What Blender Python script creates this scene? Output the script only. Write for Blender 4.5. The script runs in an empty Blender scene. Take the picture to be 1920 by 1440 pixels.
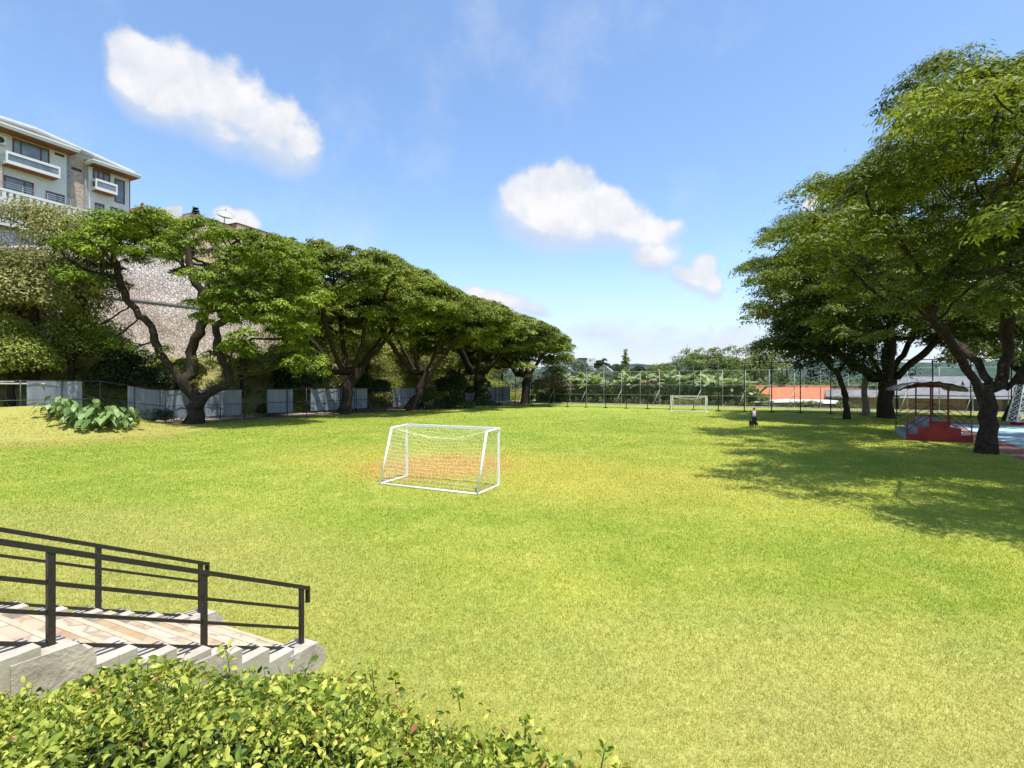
import bpy, bmesh, math, random
import numpy as np
from mathutils import Vector, Matrix

# ------------------------------------------------------------------ camera, sky, sun, exposure
scn = bpy.context.scene
COL = scn.collection
F = 955.0            # focal length in photo pixels (1920 wide)
EYE = 3.57
cam_d = bpy.data.cameras.new('camera'); cam_d.sensor_width = 36.0; cam_d.lens = F/1920*36
cam_d.clip_start = 0.05; cam_d.clip_end = 6000
cam = bpy.data.objects.new('camera', cam_d); COL.objects.link(cam)
cam.location = (0, 0, EYE); cam.rotation_euler = (math.radians(90), 0, 0)
scn.camera = cam
SUN_DIR = Vector((0.20, -0.20, 1.0)).normalized()       # towards the sun
SUN_EL = math.asin(SUN_DIR.z); SUN_AZ = math.atan2(SUN_DIR.x, SUN_DIR.y)
sun_d = bpy.data.lights.new('sun', 'SUN'); sun_d.energy = 3.9; sun_d.angle = math.radians(0.53); sun_d.color = (1, .95, .87)
sun = bpy.data.objects.new('sun', sun_d); COL.objects.link(sun)
sun.rotation_euler = SUN_DIR.to_track_quat('Z', 'Y').to_euler()
scn.view_settings.view_transform = 'Standard'; scn.view_settings.look = 'None'
scn.view_settings.exposure = 0.80; scn.view_settings.gamma = 1.0
scn.cycles.max_bounces = 6; scn.cycles.diffuse_bounces = 3; scn.cycles.glossy_bounces = 2
scn.cycles.transmission_bounces = 4; scn.cycles.transparent_max_bounces = 8
scn.cycles.caustics_reflective = False; scn.cycles.caustics_refractive = False
SKY_K = 0.15
SKY_TINT = (0.90, 0.96, 1.0, 1)

def pdir(px, py):
    return Vector(((px-960)/F, 1.0, (720-py)/F)).normalized()

def build_world():
    w = bpy.data.worlds.new('World'); scn.world = w; w.use_nodes = True
    nt = w.node_tree; nt.nodes.clear(); N = nt.nodes; L = nt.links
    def M(op, a, b=None, c=None, clamp=False):
        n = N.new('ShaderNodeMath'); n.operation = op; n.use_clamp = clamp
        for i, v in enumerate((a, b, c)):
            if v is None: continue
            if isinstance(v, (int, float)): n.inputs[i].default_value = v
            else: L.new(v, n.inputs[i])
        return n.outputs[0]
    def dot(v, vec):
        n = N.new('ShaderNodeVectorMath'); n.operation = 'DOT_PRODUCT'
        L.new(v, n.inputs[0]); n.inputs[1].default_value = vec
        return n.outputs['Value']
    def noise(v, s, det, rough=.55):
        n = N.new('ShaderNodeTexNoise'); n.inputs['Scale'].default_value = s
        n.inputs['Detail'].default_value = det; n.inputs['Roughness'].default_value = rough
        L.new(v, n.inputs['Vector']); return n.outputs['Fac']
    def smooth(v, lo, hi):
        n = N.new('ShaderNodeMapRange'); n.interpolation_type = 'SMOOTHSTEP'
        n.inputs['From Min'].default_value = lo; n.inputs['From Max'].default_value = hi
        L.new(v, n.inputs['Value']); return n.outputs['Result']
    tc = N.new('ShaderNodeTexCoord'); d = tc.outputs['Generated']
    sky = N.new('ShaderNodeTexSky'); sky.sky_type = 'NISHITA'; sky.sun_disc = False
    sky.sun_elevation = SUN_EL; sky.sun_rotation = SUN_AZ
    sky.altitude = 0; sky.air_density = 1.0; sky.dust_density = 0.6; sky.ozone_density = 2.2
    tint = N.new('ShaderNodeMix'); tint.data_type = 'RGBA'; tint.blend_type = 'MULTIPLY'
    tint.inputs['Factor'].default_value = 1.0
    L.new(sky.outputs[0], tint.inputs[6]); tint.inputs[7].default_value = SKY_TINT
    bg = N.new('ShaderNodeBackground'); L.new(tint.outputs[2], bg.inputs[0]); bg.inputs[1].default_value = SKY_K
    # cumulus: blobs on the sky sphere, broken up by noise
    blobs = [ # photo x, y, half-width, half-height, rotation (deg, clockwise on screen), weight
        (265,105,70,52,15,1),(345,150,120,84,20,1),(300,185,75,50,10,1),(440,190,105,78,28,1),(515,235,85,66,30,1),(555,262,58,52,20,1),(255,150,55,50,0,1),(400,235,100,40,25,.8),
        (1000,365,76,62,0,1.1),(1062,350,74,60,0,1.1),(1050,398,118,58,5,1.15),(1120,388,84,54,15,1.15),(1160,405,86,48,18,1.1),(1205,430,76,36,18,1.05),
        (1262,425,30,20,-30,.75),(1228,475,64,32,0,.8),(1320,500,30,34,-15,.9),(1300,520,60,20,25,.8),(1338,532,24,26,0,.8),
        (425,405,30,22,20,.9),(462,418,36,26,25,.9),(935,560,90,22,10,.85),(1000,576,40,14,15,.8),(1525,380,34,18,-20,.9),
        (1250,628,240,40,2,.42),(1130,612,120,26,0,.45),(1400,640,120,40,0,.5),(1290,655,26,26,0,.6),(1420,668,75,30,0,.7)]
    best = None; soft = None
    for (px, py, a, b, rot, wgt) in blobs:
        c = pdir(px, py); t = math.radians(rot)
        e1 = pdir(px + a*math.cos(t), py + a*math.sin(t)) - c
        e2 = pdir(px + b*math.sin(t), py - b*math.cos(t)) - c
        e1 -= c*e1.dot(c); e2 -= c*e2.dot(c)
        v1 = e1/e1.length_squared; v2 = e2 - e1*(e2.dot(e1)/e1.length_squared); v2 = v2/v2.length_squared
        d1 = dot(d, v1); d2 = dot(d, v2)
        m = M('MULTIPLY_ADD', d2, d2, M('MULTIPLY', d1, d1))
        v = M('MULTIPLY_ADD', m, -1.0, wgt)
        d3 = M('ADD', d2, 0.42); s = M('MULTIPLY_ADD', M('MULTIPLY_ADD', d3, d3, M('MULTIPLY', d1, d1)), -1.0, wgt)
        if best is None: best = v; soft = s
        else: best = M('SMOOTH_MAX', best, v, 0.35); soft = M('SMOOTH_MAX', soft, s, 0.35)
    sep = N.new('ShaderNodeSeparateXYZ'); L.new(d, sep.inputs[0])
    front = M('GREATER_THAN', sep.outputs['Y'], 0.2)
    n1 = M('MULTIPLY_ADD', noise(d, 34.0, 8, .6), .42, M('MULTIPLY', noise(d, 12.0, 4, .5), .58))
    up = N.new('ShaderNodeVectorMath'); up.operation = 'ADD'; L.new(d, up.inputs[0]); up.inputs[1].default_value = (0.006, 0, 0.028)
    n2 = noise(up.outputs[0], 9.0, 6, .55); n3 = noise(d, 9.0, 6, .55)
    dens = M('MULTIPLY_ADD', M('SUBTRACT', n1, 0.5), 2.7, best)
    dens = M('MAXIMUM', dens, -1.0)
    dsoft = M('MULTIPLY_ADD', M('SUBTRACT', n3, 0.5), 1.6, soft)
    a_soft = M('MULTIPLY', smooth(dsoft, -0.45, 1.05), 0.8)
    a_hard = smooth(dens, 0.0, 0.72)
    alpha = M('MULTIPLY', M('MAXIMUM', a_hard, a_soft), front)
    relief = smooth(M('SUBTRACT', n3, n2), -0.20, 0.20)
    light = M('MULTIPLY', M('MULTIPLY_ADD', relief, 0.75, M('MULTIPLY', smooth(best, -0.2, 1.0), 0.35), clamp=True), M('MULTIPLY_ADD', a_hard, 0.8, 0.2))
    ccol = N.new('ShaderNodeMix'); ccol.data_type = 'RGBA'; L.new(light, ccol.inputs['Factor'])
    ccol.inputs[6].default_value = (.36, .41, .49, 1); ccol.inputs[7].default_value = (.565, .56, .575, 1)
    # thin veil near the horizon and faint wisps
    elev = sep.outputs['Z']
    mp = N.new('ShaderNodeMapping'); mp.inputs['Scale'].default_value = (2.2, 2.2, 11); L.new(d, mp.inputs[0])
    n4 = noise(mp.outputs[0], 1.6, 7, .6)
    veil = M('MULTIPLY', M('MULTIPLY', smooth(elev, 0.30, 0.02), smooth(n4, 0.30, 0.72)), 0.75)
    low = M('MULTIPLY', smooth(elev, 0.26, 0.0), 0.85)
    veil = M('MAXIMUM', veil, low)
    n5 = noise(d, 3.0, 8, .62)
    wisp = M('MULTIPLY', smooth(n5, 0.50, 0.80), 0.5)
    veil = M('MAXIMUM', veil, wisp)
    bgv = N.new('ShaderNodeBackground'); bgv.inputs[0].default_value = (.44, .475, .545, 1); bgv.inputs[1].default_value = 1.0
    bgc = N.new('ShaderNodeBackground'); L.new(ccol.outputs[2], bgc.inputs[0]); bgc.inputs[1].default_value = 1.0
    mx1 = N.new('ShaderNodeMixShader'); L.new(veil, mx1.inputs[0]); L.new(bg.outputs[0], mx1.inputs[1]); L.new(bgv.outputs[0], mx1.inputs[2])
    mx2 = N.new('ShaderNodeMixShader'); L.new(alpha, mx2.inputs[0]); L.new(mx1.outputs[0], mx2.inputs[1]); L.new(bgc.outputs[0], mx2.inputs[2])
    out = N.new('ShaderNodeOutputWorld'); L.new(mx2.outputs[0], out.inputs[0])
build_world()

# ------------------------------------------------------------------ helpers
def gp(px, py, z=0.0):                       # photo pixel of a point that stands on height z
    Y = F*(EYE-z)/(py-720.0); return np.array(((px-960)/F*Y, Y, z))
def at(px, py, Y):                           # photo pixel at depth Y
    return np.array(((px-960)/F*Y, Y, EYE-(py-720)/F*Y))
FD = np.array((.528, .849)); FR = np.array((.849, -.528))     # field axes: along, across (to the right)
def fa(al, pe, z=0.0):
    p = FD*al + FR*pe; return np.array((p[0], p[1], z))
def rng_(s): return np.random.default_rng(s)

class MB:
    def __init__(s): s.v = []; s.f = []; s.n = 0; s.smooth = []
    def add(s, vs, fs, smooth=False):
        s.v.extend([tuple(map(float, p)) for p in vs]); o = s.n
        s.f.extend([tuple(i+o for i in f) for f in fs]); s.smooth.extend([smooth]*len(fs)); s.n += len(vs)
    def box(s, c, size, rz=0.0, ax=None, bevel=0):
        c = np.array(c, float); hx, hy, hz = np.array(size, float)/2
        if ax is None: X = np.array((math.cos(rz), math.sin(rz), 0)); Y = np.array((-math.sin(rz), math.cos(rz), 0)); Z = np.array((0, 0, 1.))
        else: X, Y, Z = ax
        vs = [c + X*hx*i + Y*hy*j + Z*hz*k for k in (-1, 1) for j in (-1, 1) for i in (-1, 1)]
        s.add(vs, [(0,2,3,1),(4,5,7,6),(0,1,5,4),(2,6,7,3),(0,4,6,2),(1,3,7,5)])
    def bar(s, a, b, w, h):                  # rectangular bar from a to b
        a = np.array(a, float); b = np.array(b, float); X = b-a; Ln = np.linalg.norm(X); X /= Ln
        up = np.array((0, 0, 1.)) if abs(X[2]) < .9 else np.array((0, 1., 0))
        Y = np.cross(up, X); Y /= np.linalg.norm(Y); Z = np.cross(X, Y)
        s.box((a+b)/2, (Ln, w, h), ax=(X, Y, Z))
    def tube(s, pts, rad, n=6, cap=True):
        pts = np.array(pts, float); m = len(pts)
        rad = np.full(m, rad) if np.isscalar(rad) else np.array(rad, float)
        T = np.gradient(pts, axis=0); T /= np.linalg.norm(T, axis=1)[:, None] + 1e-9
        ref = np.array((0, 0, 1.)) if abs(T[0][2]) < .9 else np.array((1., 0, 0))
        u = np.cross(T[0], ref); u /= np.linalg.norm(u); vs = []
        ang = np.arange(n)*2*math.pi/n
        for i in range(m):
            u = u - T[i]*u.dot(T[i]); u /= np.linalg.norm(u) + 1e-9; w = np.cross(T[i], u)
            for a in ang: vs.append(pts[i] + rad[i]*(math.cos(a)*u + math.sin(a)*w))
        fs = [(i*n+j, i*n+(j+1) % n, (i+1)*n+(j+1) % n, (i+1)*n+j) for i in range(m-1) for j in range(n)]
        if cap: fs += [tuple(range(n))[::-1], tuple((m-1)*n+j for j in range(n))]
        s.add(vs, fs, n > 5)
    def prism(s, prof, a, b):                # closed 3D profile list swept from offset a to b (vectors)
        prof = [np.array(p, float) for p in prof]; n = len(prof); a = np.array(a, float); b = np.array(b, float)
        vs = [p+a for p in prof]+[p+b for p in prof]
        fs = [(i, (i+1) % n, n+(i+1) % n, n+i) for i in range(n)] + [tuple(range(n))[::-1], tuple(range(n, 2*n))]
        s.add(vs, fs)
    def build(s, name, mat, parent=None, normals=True):
        me = bpy.data.meshes.new(name); me.from_pydata(s.v, [], s.f)
        me.polygons.foreach_set('use_smooth', s.smooth)
        if normals and s.n < 60000:
            bm = bmesh.new(); bm.from_mesh(me); bmesh.ops.recalc_face_normals(bm, faces=bm.faces); bm.to_mesh(me); bm.free()
        return link(name, me, mat, parent)

def link(name, me, mat, parent=None):
    o = bpy.data.objects.new(name, me); COL.objects.link(o)
    if mat is not None and len(me.materials) == 0: me.materials.append(mat)
    if parent is not None:
        o.parent = parent; o.matrix_parent_inverse = Matrix.Translation(parent.location).inverted() if parent.rotation_euler.z == 0 else parent.matrix_basis.inverted()
    return o
def tag(o, label=None, cat=None, group=None, kind=None):
    if label: o['label'] = label
    if cat: o['category'] = cat
    if group: o['group'] = group
    if kind: o['kind'] = kind
    return o
def empty(name, loc, label, cat, group=None):
    o = bpy.data.objects.new(name, None); COL.objects.link(o); o.location = tuple(loc); o.empty_display_size = .2
    return tag(o, label, cat, group)
def copy_tree(o, parent=None):
    c = o.copy(); COL.objects.link(c)
    if parent is not None: c.parent = parent
    for ch in list(o.children): copy_tree(ch, c)
    return c

def tri_mesh(name, V, Fc, tint=None):        # numpy triangles -> mesh, tint per face
    me = bpy.data.meshes.new(name); V = np.ascontiguousarray(V, np.float32); Fc = np.ascontiguousarray(Fc, np.int32)
    me.vertices.add(len(V)); me.vertices.foreach_set('co', V.ravel())
    me.loops.add(Fc.size); me.loops.foreach_set('vertex_index', Fc.ravel())
    me.polygons.add(len(Fc)); me.polygons.foreach_set('loop_start', np.arange(0, Fc.size, 3, dtype=np.int32))
    try: me.polygons.foreach_set('loop_total', np.full(len(Fc), 3, np.int32))
    except Exception: pass
    if tint is not None:
        at_ = me.attributes.new('tint', 'FLOAT', 'FACE'); at_.data.foreach_set('value', np.ascontiguousarray(tint, np.float32))
    me.update(calc_edges=True); return me

def leaf_geo(C, Nn, Ln, Wd, tint, r, fold=.25, droop=.0):
    """rhombic folded leaves at C with normals Nn"""
    n = len(C); Nn = Nn/(np.linalg.norm(Nn, axis=1)[:, None]+1e-9)
    A = r.normal(size=(n, 3)); A -= Nn*(A*Nn).sum(1)[:, None]; A /= np.linalg.norm(A, axis=1)[:, None]+1e-9
    B = np.cross(Nn, A); Ln = np.asarray(Ln).reshape(-1, 1)*np.ones((n, 1)); Wd = np.asarray(Wd).reshape(-1, 1)*np.ones((n, 1))
    base = C - A*Ln*.5; tip = C + A*Ln*.5 - np.array((0, 0, 1.))*Ln*droop
    l = C + B*Wd*.5 + Nn*Wd*fold - A*Ln*.05; rr = C - B*Wd*.5 + Nn*Wd*fold - A*Ln*.05
    V = np.stack([base, l, tip, rr], 1).reshape(-1, 3)
    i = np.arange(n)*4
    Fc = np.stack([np.stack([i, i+2, i+1], 1), np.stack([i, i+3, i+2], 1)], 1).reshape(-1, 3)
    return V, Fc, np.repeat(tint, 2)

# ------------------------------------------------------------------ materials
def new_mat(name):
    m = bpy.data.materials.new(name); m.use_nodes = True; nt = m.node_tree
    return m, nt, nt.nodes['Principled BSDF']
def set_spec(b, v):
    k = 'Specular IOR Level'
    if k in b.inputs: b.inputs[k].default_value = v
def ramp(nt, fac, stops):
    n = nt.nodes.new('ShaderNodeValToRGB'); e = n.color_ramp.elements
    while len(e) < len(stops): e.new(.5)
    for i, (p, c) in enumerate(stops): e[i].position = p; e[i].color = (*c, 1)
    nt.links.new(fac, n.inputs[0]); return n.outputs[0]
def tex_noise(nt, scale, det=4, rough=.55, vec=None, dim='pos'):
    n = nt.nodes.new('ShaderNodeTexNoise'); n.inputs['Scale'].default_value = scale; n.inputs['Detail'].default_value = det; n.inputs['Roughness'].default_value = rough
    if vec is None:
        if dim == 'pos': g = nt.nodes.new('ShaderNodeNewGeometry'); vec = g.outputs['Position']
        else: t = nt.nodes.new('ShaderNodeTexCoord'); vec = t.outputs['Object']
    nt.links.new(vec, n.inputs['Vector']); return n.outputs['Fac']
def bump(nt, b, h, strength=.3, dist=.02):
    n = nt.nodes.new('ShaderNodeBump'); n.inputs['Strength'].default_value = strength; n.inputs['Distance'].default_value = dist
    nt.links.new(h, n.inputs['Height']); nt.links.new(n.outputs[0], b.inputs['Normal'])
def plain(name, col, rough=.7, var=.25, scale=3.0, spec=.3, bmp=0, bscale=30, metal=0):
    m, nt, b = new_mat(name); col = np.array(col)
    f = tex_noise(nt, scale, 6, .6)
    c = ramp(nt, f, [(.28, tuple(col*(1-var))), (.72, tuple(np.minimum(col*(1+var), .9)))])
    nt.links.new(c, b.inputs['Base Color']); b.inputs['Roughness'].default_value = rough; set_spec(b, spec); b.inputs['Metallic'].default_value = metal
    if bmp: bump(nt, b, tex_noise(nt, bscale, 5), bmp)
    return m
def foliage(name, c0, c1, c2, rough=.55, transl=.24, spec=.22):
    m, nt, b = new_mat(name)
    a = nt.nodes.new('ShaderNodeAttribute'); a.attribute_name = 'tint'
    c = ramp(nt, a.outputs['Fac'], [(0, c0), (.5, c1), (1, c2)])
    nt.links.new(c, b.inputs['Base Color']); b.inputs['Roughness'].default_value = rough; set_spec(b, spec)
    t = nt.nodes.new('ShaderNodeBsdfTranslucent')
    hs = nt.nodes.new('ShaderNodeMix'); hs.data_type = 'RGBA'; hs.blend_type = 'MULTIPLY'; hs.inputs['Factor'].default_value = 1
    nt.links.new(c, hs.inputs[6]); hs.inputs[7].default_value = (1.25, 1.2, .55, 1); nt.links.new(hs.outputs[2], t.inputs[0])
    mx = nt.nodes.new('ShaderNodeMixShader'); mx.inputs[0].default_value = transl
    nt.links.new(b.outputs[0], mx.inputs[1]); nt.links.new(t.outputs[0], mx.inputs[2])
    nt.links.new(mx.outputs[0], nt.nodes['Material Output'].inputs[0]); return m

M_bark = plain('bark', (.045, .034, .026), .9, .55, 5, .1, .9, 14)
M_bark_pale = plain('bark_pale', (.22, .18, .13), .9, .5, 4, .1, .8, 14)
M_rain = foliage('rain_tree_leaf', (.065, .092, .015), (.165, .21, .034), (.38, .41, .07), transl=.3)
M_rain_big = foliage('big_rain_tree_leaf', (.05, .075, .014), (.145, .19, .03), (.42, .47, .08), transl=.30)
M_rain_warm = foliage('rain_tree_leaf_warm', (.075, .102, .015), (.18, .225, .03), (.40, .44, .065), transl=.33)
M_rain_fresh = foliage('fresh_leaf', (.075, .12, .012), (.185, .26, .024), (.34, .42, .045))
M_olive = foliage('olive_leaf', (.10, .11, .035), (.25, .25, .085), (.46, .43, .19))
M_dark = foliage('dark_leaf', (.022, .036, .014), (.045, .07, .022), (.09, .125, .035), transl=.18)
M_bush = foliage('bush_leaf', (.07, .095, .024), (.17, .22, .055), (.33, .36, .11))
M_under = foliage('undergrowth_leaf', (.11, .14, .03), (.28, .33, .06), (.48, .49, .12))
M_far = foliage('distant_leaf', (.06, .09, .05), (.105, .145, .08), (.17, .21, .115), transl=.15)
M_banana = foliage('banana_leaf', (.10, .145, .05), (.22, .285, .10), (.42, .46, .21), rough=.4)
M_banana_dry = foliage('dry_leaf', (.16, .12, .07), (.27, .21, .13), (.38, .31, .2))
M_hedge = foliage('hedge_leaf', (.06, .11, .016), (.27, .345, .045), (.62, .60, .12), rough=.48, transl=.34, spec=.25)
M_hedge_red = foliage('hedge_leaf_red', (.20, .06, .03), (.32, .13, .05), (.42, .24, .10), rough=.4)
M_alo = foliage('broad_leaf', (.07, .13, .03), (.15, .25, .06), (.28, .38, .14), rough=.42, spec=.3)
M_white = plain('white_paint', (.82, .81, .77), .45, .06, 6, .4)
M_net = plain('net_cord', (.66, .66, .42), .8, .1, 5)
M_black = plain('black_steel', (.022, .018, .018), .42, .35, 25, .5, .25, 60)
M_green_steel = plain('green_steel', (.02, .06, .035), .5, .2, 5)
M_grey_steel = plain('galvanised_steel', (.34, .36, .32), .5, .2, 4)
M_dark_steel = plain('dark_steel', (.06, .06, .07), .5, .3, 5)
M_maroon = plain('maroon_steel', (.16, .014, .02), .5, .25, 6, .4)
M_red = plain('red_paint', (.29, .026, .026), .65, .5, 1.3, .35, .1, 20)
M_concrete = plain('grey_concrete', (.32, .32, .32), .85, .25, 2.5, .2, .15, 25)
M_plaster = plain('white_plaster', (.68, .67, .655), .8, .05, 1.5, .2)
M_cream = plain('cream_plaster', (.74, .69, .58), .8, .06, 1.5, .2)
M_wood = plain('brown_soffit', (.30, .105, .055), .55, .35, 3, .3)
M_frame = plain('brown_window_frame', (.16, .06, .045), .5, .2, 3)
M_dark_slot = plain('dark_recess', (.05, .05, .055), .6, .2, 3)
M_pave = plain('pavement', (.38, .33, .30), .9, .18, 2, .2)
M_kerb = plain('yellow_kerb', (.60, .48, .16), .8, .2, 3)
M_kerb_white = plain('pale_kerb', (.62, .58, .50), .85, .2, 2)
M_court_blue = plain('court_blue', (.35, .50, .55), .75, .12, 1.2, .2)
M_court_red = plain('court_red', (.33, .14, .11), .8, .18, 1.5, .2)
M_roof_white = plain('white_roof_sheet', (.62, .63, .66), .5, .12, 1.2, .3)
M_roof_shed = plain('weathered_roof_sheet', (.20, .20, .205), .6, .3, 1.0, .2)
M_roof_grey = plain('grey_roof', (.36, .38, .38), .7, .12, 1.2, .3)
M_salmon = plain('salmon_wall', (.58, .42, .31), .85, .15, 1.2, .2)
M_thatch = plain('weathered_sheet', (.30, .28, .25), .9, .4, 4, .2, .8, 16)
M_skin = plain('skin', (.30, .17, .11), .55, .1, 5)
M_hair = plain('hair', (.012, .010, .010), .6, .2, 40)
M_shirt = plain('shirt', (.50, .48, .50), .85, .1, 6)
M_sleeve = plain('sleeve', (.10, .10, .13), .85, .1, 6)
M_trouser = plain('trousers', (.014, .014, .018), .85, .1, 6)
M_mower = plain('mower_plastic', (.03, .03, .032), .5, .2, 6)
M_mud = plain('dry_mud', (.30, .25, .18), .95, .3, 2, .1, .5, 8)

def glass_mat():
    m, nt, b = new_mat('window_glass')
    f = tex_noise(nt, .6, 2)
    nt.links.new(ramp(nt, f, [(.3, (.08, .095, .11)), (.7, (.24, .27, .30))]), b.inputs['Base Color'])
    b.inputs['Roughness'].default_value = .08; set_spec(b, .8); return m
M_glass = glass_mat()

def rubble(name, cols, scale, mortar, bstr=1.0):
    m, nt, b = new_mat(name); L = nt.links
    g = nt.nodes.new('ShaderNodeNewGeometry')
    ns = nt.nodes.new('ShaderNodeTexNoise'); ns.inputs['Scale'].default_value = scale*.8; L.new(g.outputs['Position'], ns.inputs['Vector'])
    ad = nt.nodes.new('ShaderNodeVectorMath'); ad.operation = 'MULTIPLY_ADD'; L.new(ns.outputs['Color'], ad.inputs[0]); ad.inputs[1].default_value = (.35,)*3; L.new(g.outputs['Position'], ad.inputs[2])
    v = nt.nodes.new('ShaderNodeTexVoronoi'); v.inputs['Scale'].default_value = scale; L.new(ad.outputs[0], v.inputs['Vector'])
    ve = nt.nodes.new('ShaderNodeTexVoronoi'); ve.feature = 'DISTANCE_TO_EDGE'; ve.inputs['Scale'].default_value = scale; L.new(ad.outputs[0], ve.inputs['Vector'])
    sp = nt.nodes.new('ShaderNodeSeparateColor'); L.new(v.outputs['Color'], sp.inputs[0])
    c = ramp(nt, sp.outputs[0], [(0, cols[0]), (.5, cols[1]), (1, cols[2])])
    e = nt.nodes.new('ShaderNodeMapRange'); e.inputs['From Min'].default_value = .0; e.inputs['From Max'].default_value = .09; L.new(ve.outputs['Distance'], e.inputs['Value'])
    mx = nt.nodes.new('ShaderNodeMix'); mx.data_type = 'RGBA'; L.new(e.outputs[0], mx.inputs['Factor']); mx.inputs[6].default_value = (*mortar, 1); L.new(c, mx.inputs[7])
    st = tex_noise(nt, .22, 6, .65)
    mx2 = nt.nodes.new('ShaderNodeMix'); mx2.data_type = 'RGBA'; mx2.blend_type = 'MULTIPLY'; mx2.inputs['Factor'].default_value = 1
    L.new(mx.outputs[2], mx2.inputs[6]); L.new(ramp(nt, st, [(.3, (.6, .57, .55)), (.62, (1, 1, 1))]), mx2.inputs[7])
    L.new(mx2.outputs[2], b.inputs['Base Color']); b.inputs['Roughness'].default_value = .9; set_spec(b, .15)
    bump(nt, b, e.outputs[0], bstr, .12); return m
M_rubble = rubble('rubble_stone', ((.62, .51, .44), (.76, .66, .59), (.86, .78, .71)), 2.9, (.47, .39, .34), .8)
M_flag = rubble('flagstone', ((.58, .42, .26), (.66, .54, .38), (.70, .63, .50)), 2.6, (.45, .38, .30), .15)
def brick(name, c1, c2, mortar, scale):
    m, nt, b = new_mat(name); L = nt.links
    t = nt.nodes.new('ShaderNodeTexCoord'); g = t.outputs['Object']
    sp = nt.nodes.new('ShaderNodeSeparateXYZ'); L.new(g, sp.inputs[0])
    a = nt.nodes.new('ShaderNodeMath'); a.operation = 'ADD'; L.new(sp.outputs[0], a.inputs[0]); L.new(sp.outputs[1], a.inputs[1])
    cb = nt.nodes.new('ShaderNodeCombineXYZ'); L.new(a.outputs[0], cb.inputs[0]); L.new(sp.outputs[2], cb.inputs[1])
    bt = nt.nodes.new('ShaderNodeTexBrick'); bt.inputs['Scale'].default_value = scale; bt.inputs['Color1'].default_value = (*c1, 1); bt.inputs['Color2'].default_value = (*c2, 1); bt.inputs['Mortar'].default_value = (*mortar, 1)
    bt.inputs['Mortar Size'].default_value = .02; L.new(cb.outputs[0], bt.inputs['Vector'])
    L.new(bt.outputs['Color'], b.inputs['Base Color']); b.inputs['Roughness'].default_value = .9; set_spec(b, .15)
    bump(nt, b, bt.outputs['Fac'], -.5, .03); return m
M_brick = brick('red_brick', (.22, .13, .10), (.34, .21, .16), (.36, .32, .28), 1.6)
M_stonebrick = brick('stone_cladding', (.44, .32, .26), (.60, .48, .40), (.30, .24, .2), 1.3)
def tiles(name, c0, c1, freq):
    m, nt, b = new_mat(name); L = nt.links
    f = tex_noise(nt, 3.5, 7, .7); L.new(ramp(nt, f, [(.3, c0), (.7, c1)]), b.inputs['Base Color'])
    t = nt.nodes.new('ShaderNodeTexCoord'); w = nt.nodes.new('ShaderNodeTexWave'); w.bands_direction = 'Z'; w.inputs['Scale'].default_value = freq
    L.new(t.outputs['Object'], w.inputs['Vector']); bump(nt, b, w.outputs['Fac'], .8, .06)
    b.inputs['Roughness'].default_value = .85; set_spec(b, .15); return m
M_tile = tiles('orange_tile', (.42, .13, .065), (.66, .27, .15), 1.2)
M_tile_red = tiles('red_tile', (.20, .05, .04), (.30, .09, .07), 1.2)
def panel_mat():
    m, nt, b = new_mat('grey_sheet_panel'); L = nt.links
    t = nt.nodes.new('ShaderNodeNewGeometry'); mp = nt.nodes.new('ShaderNodeMapping'); mp.inputs['Scale'].default_value = (1.6, 1.6, .22); L.new(t.outputs['Position'], mp.inputs[0])
    f = tex_noise(nt, 1.0, 5, .6, mp.outputs[0])
    L.new(ramp(nt, f, [(.35, (.19, .21, .25)), (.60, (.27, .295, .33)), (.72, (.40, .42, .44))]), b.inputs['Base Color'])
    b.inputs['Roughness'].default_value = .45; set_spec(b, .35); return m
M_panel = panel_mat()

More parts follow.
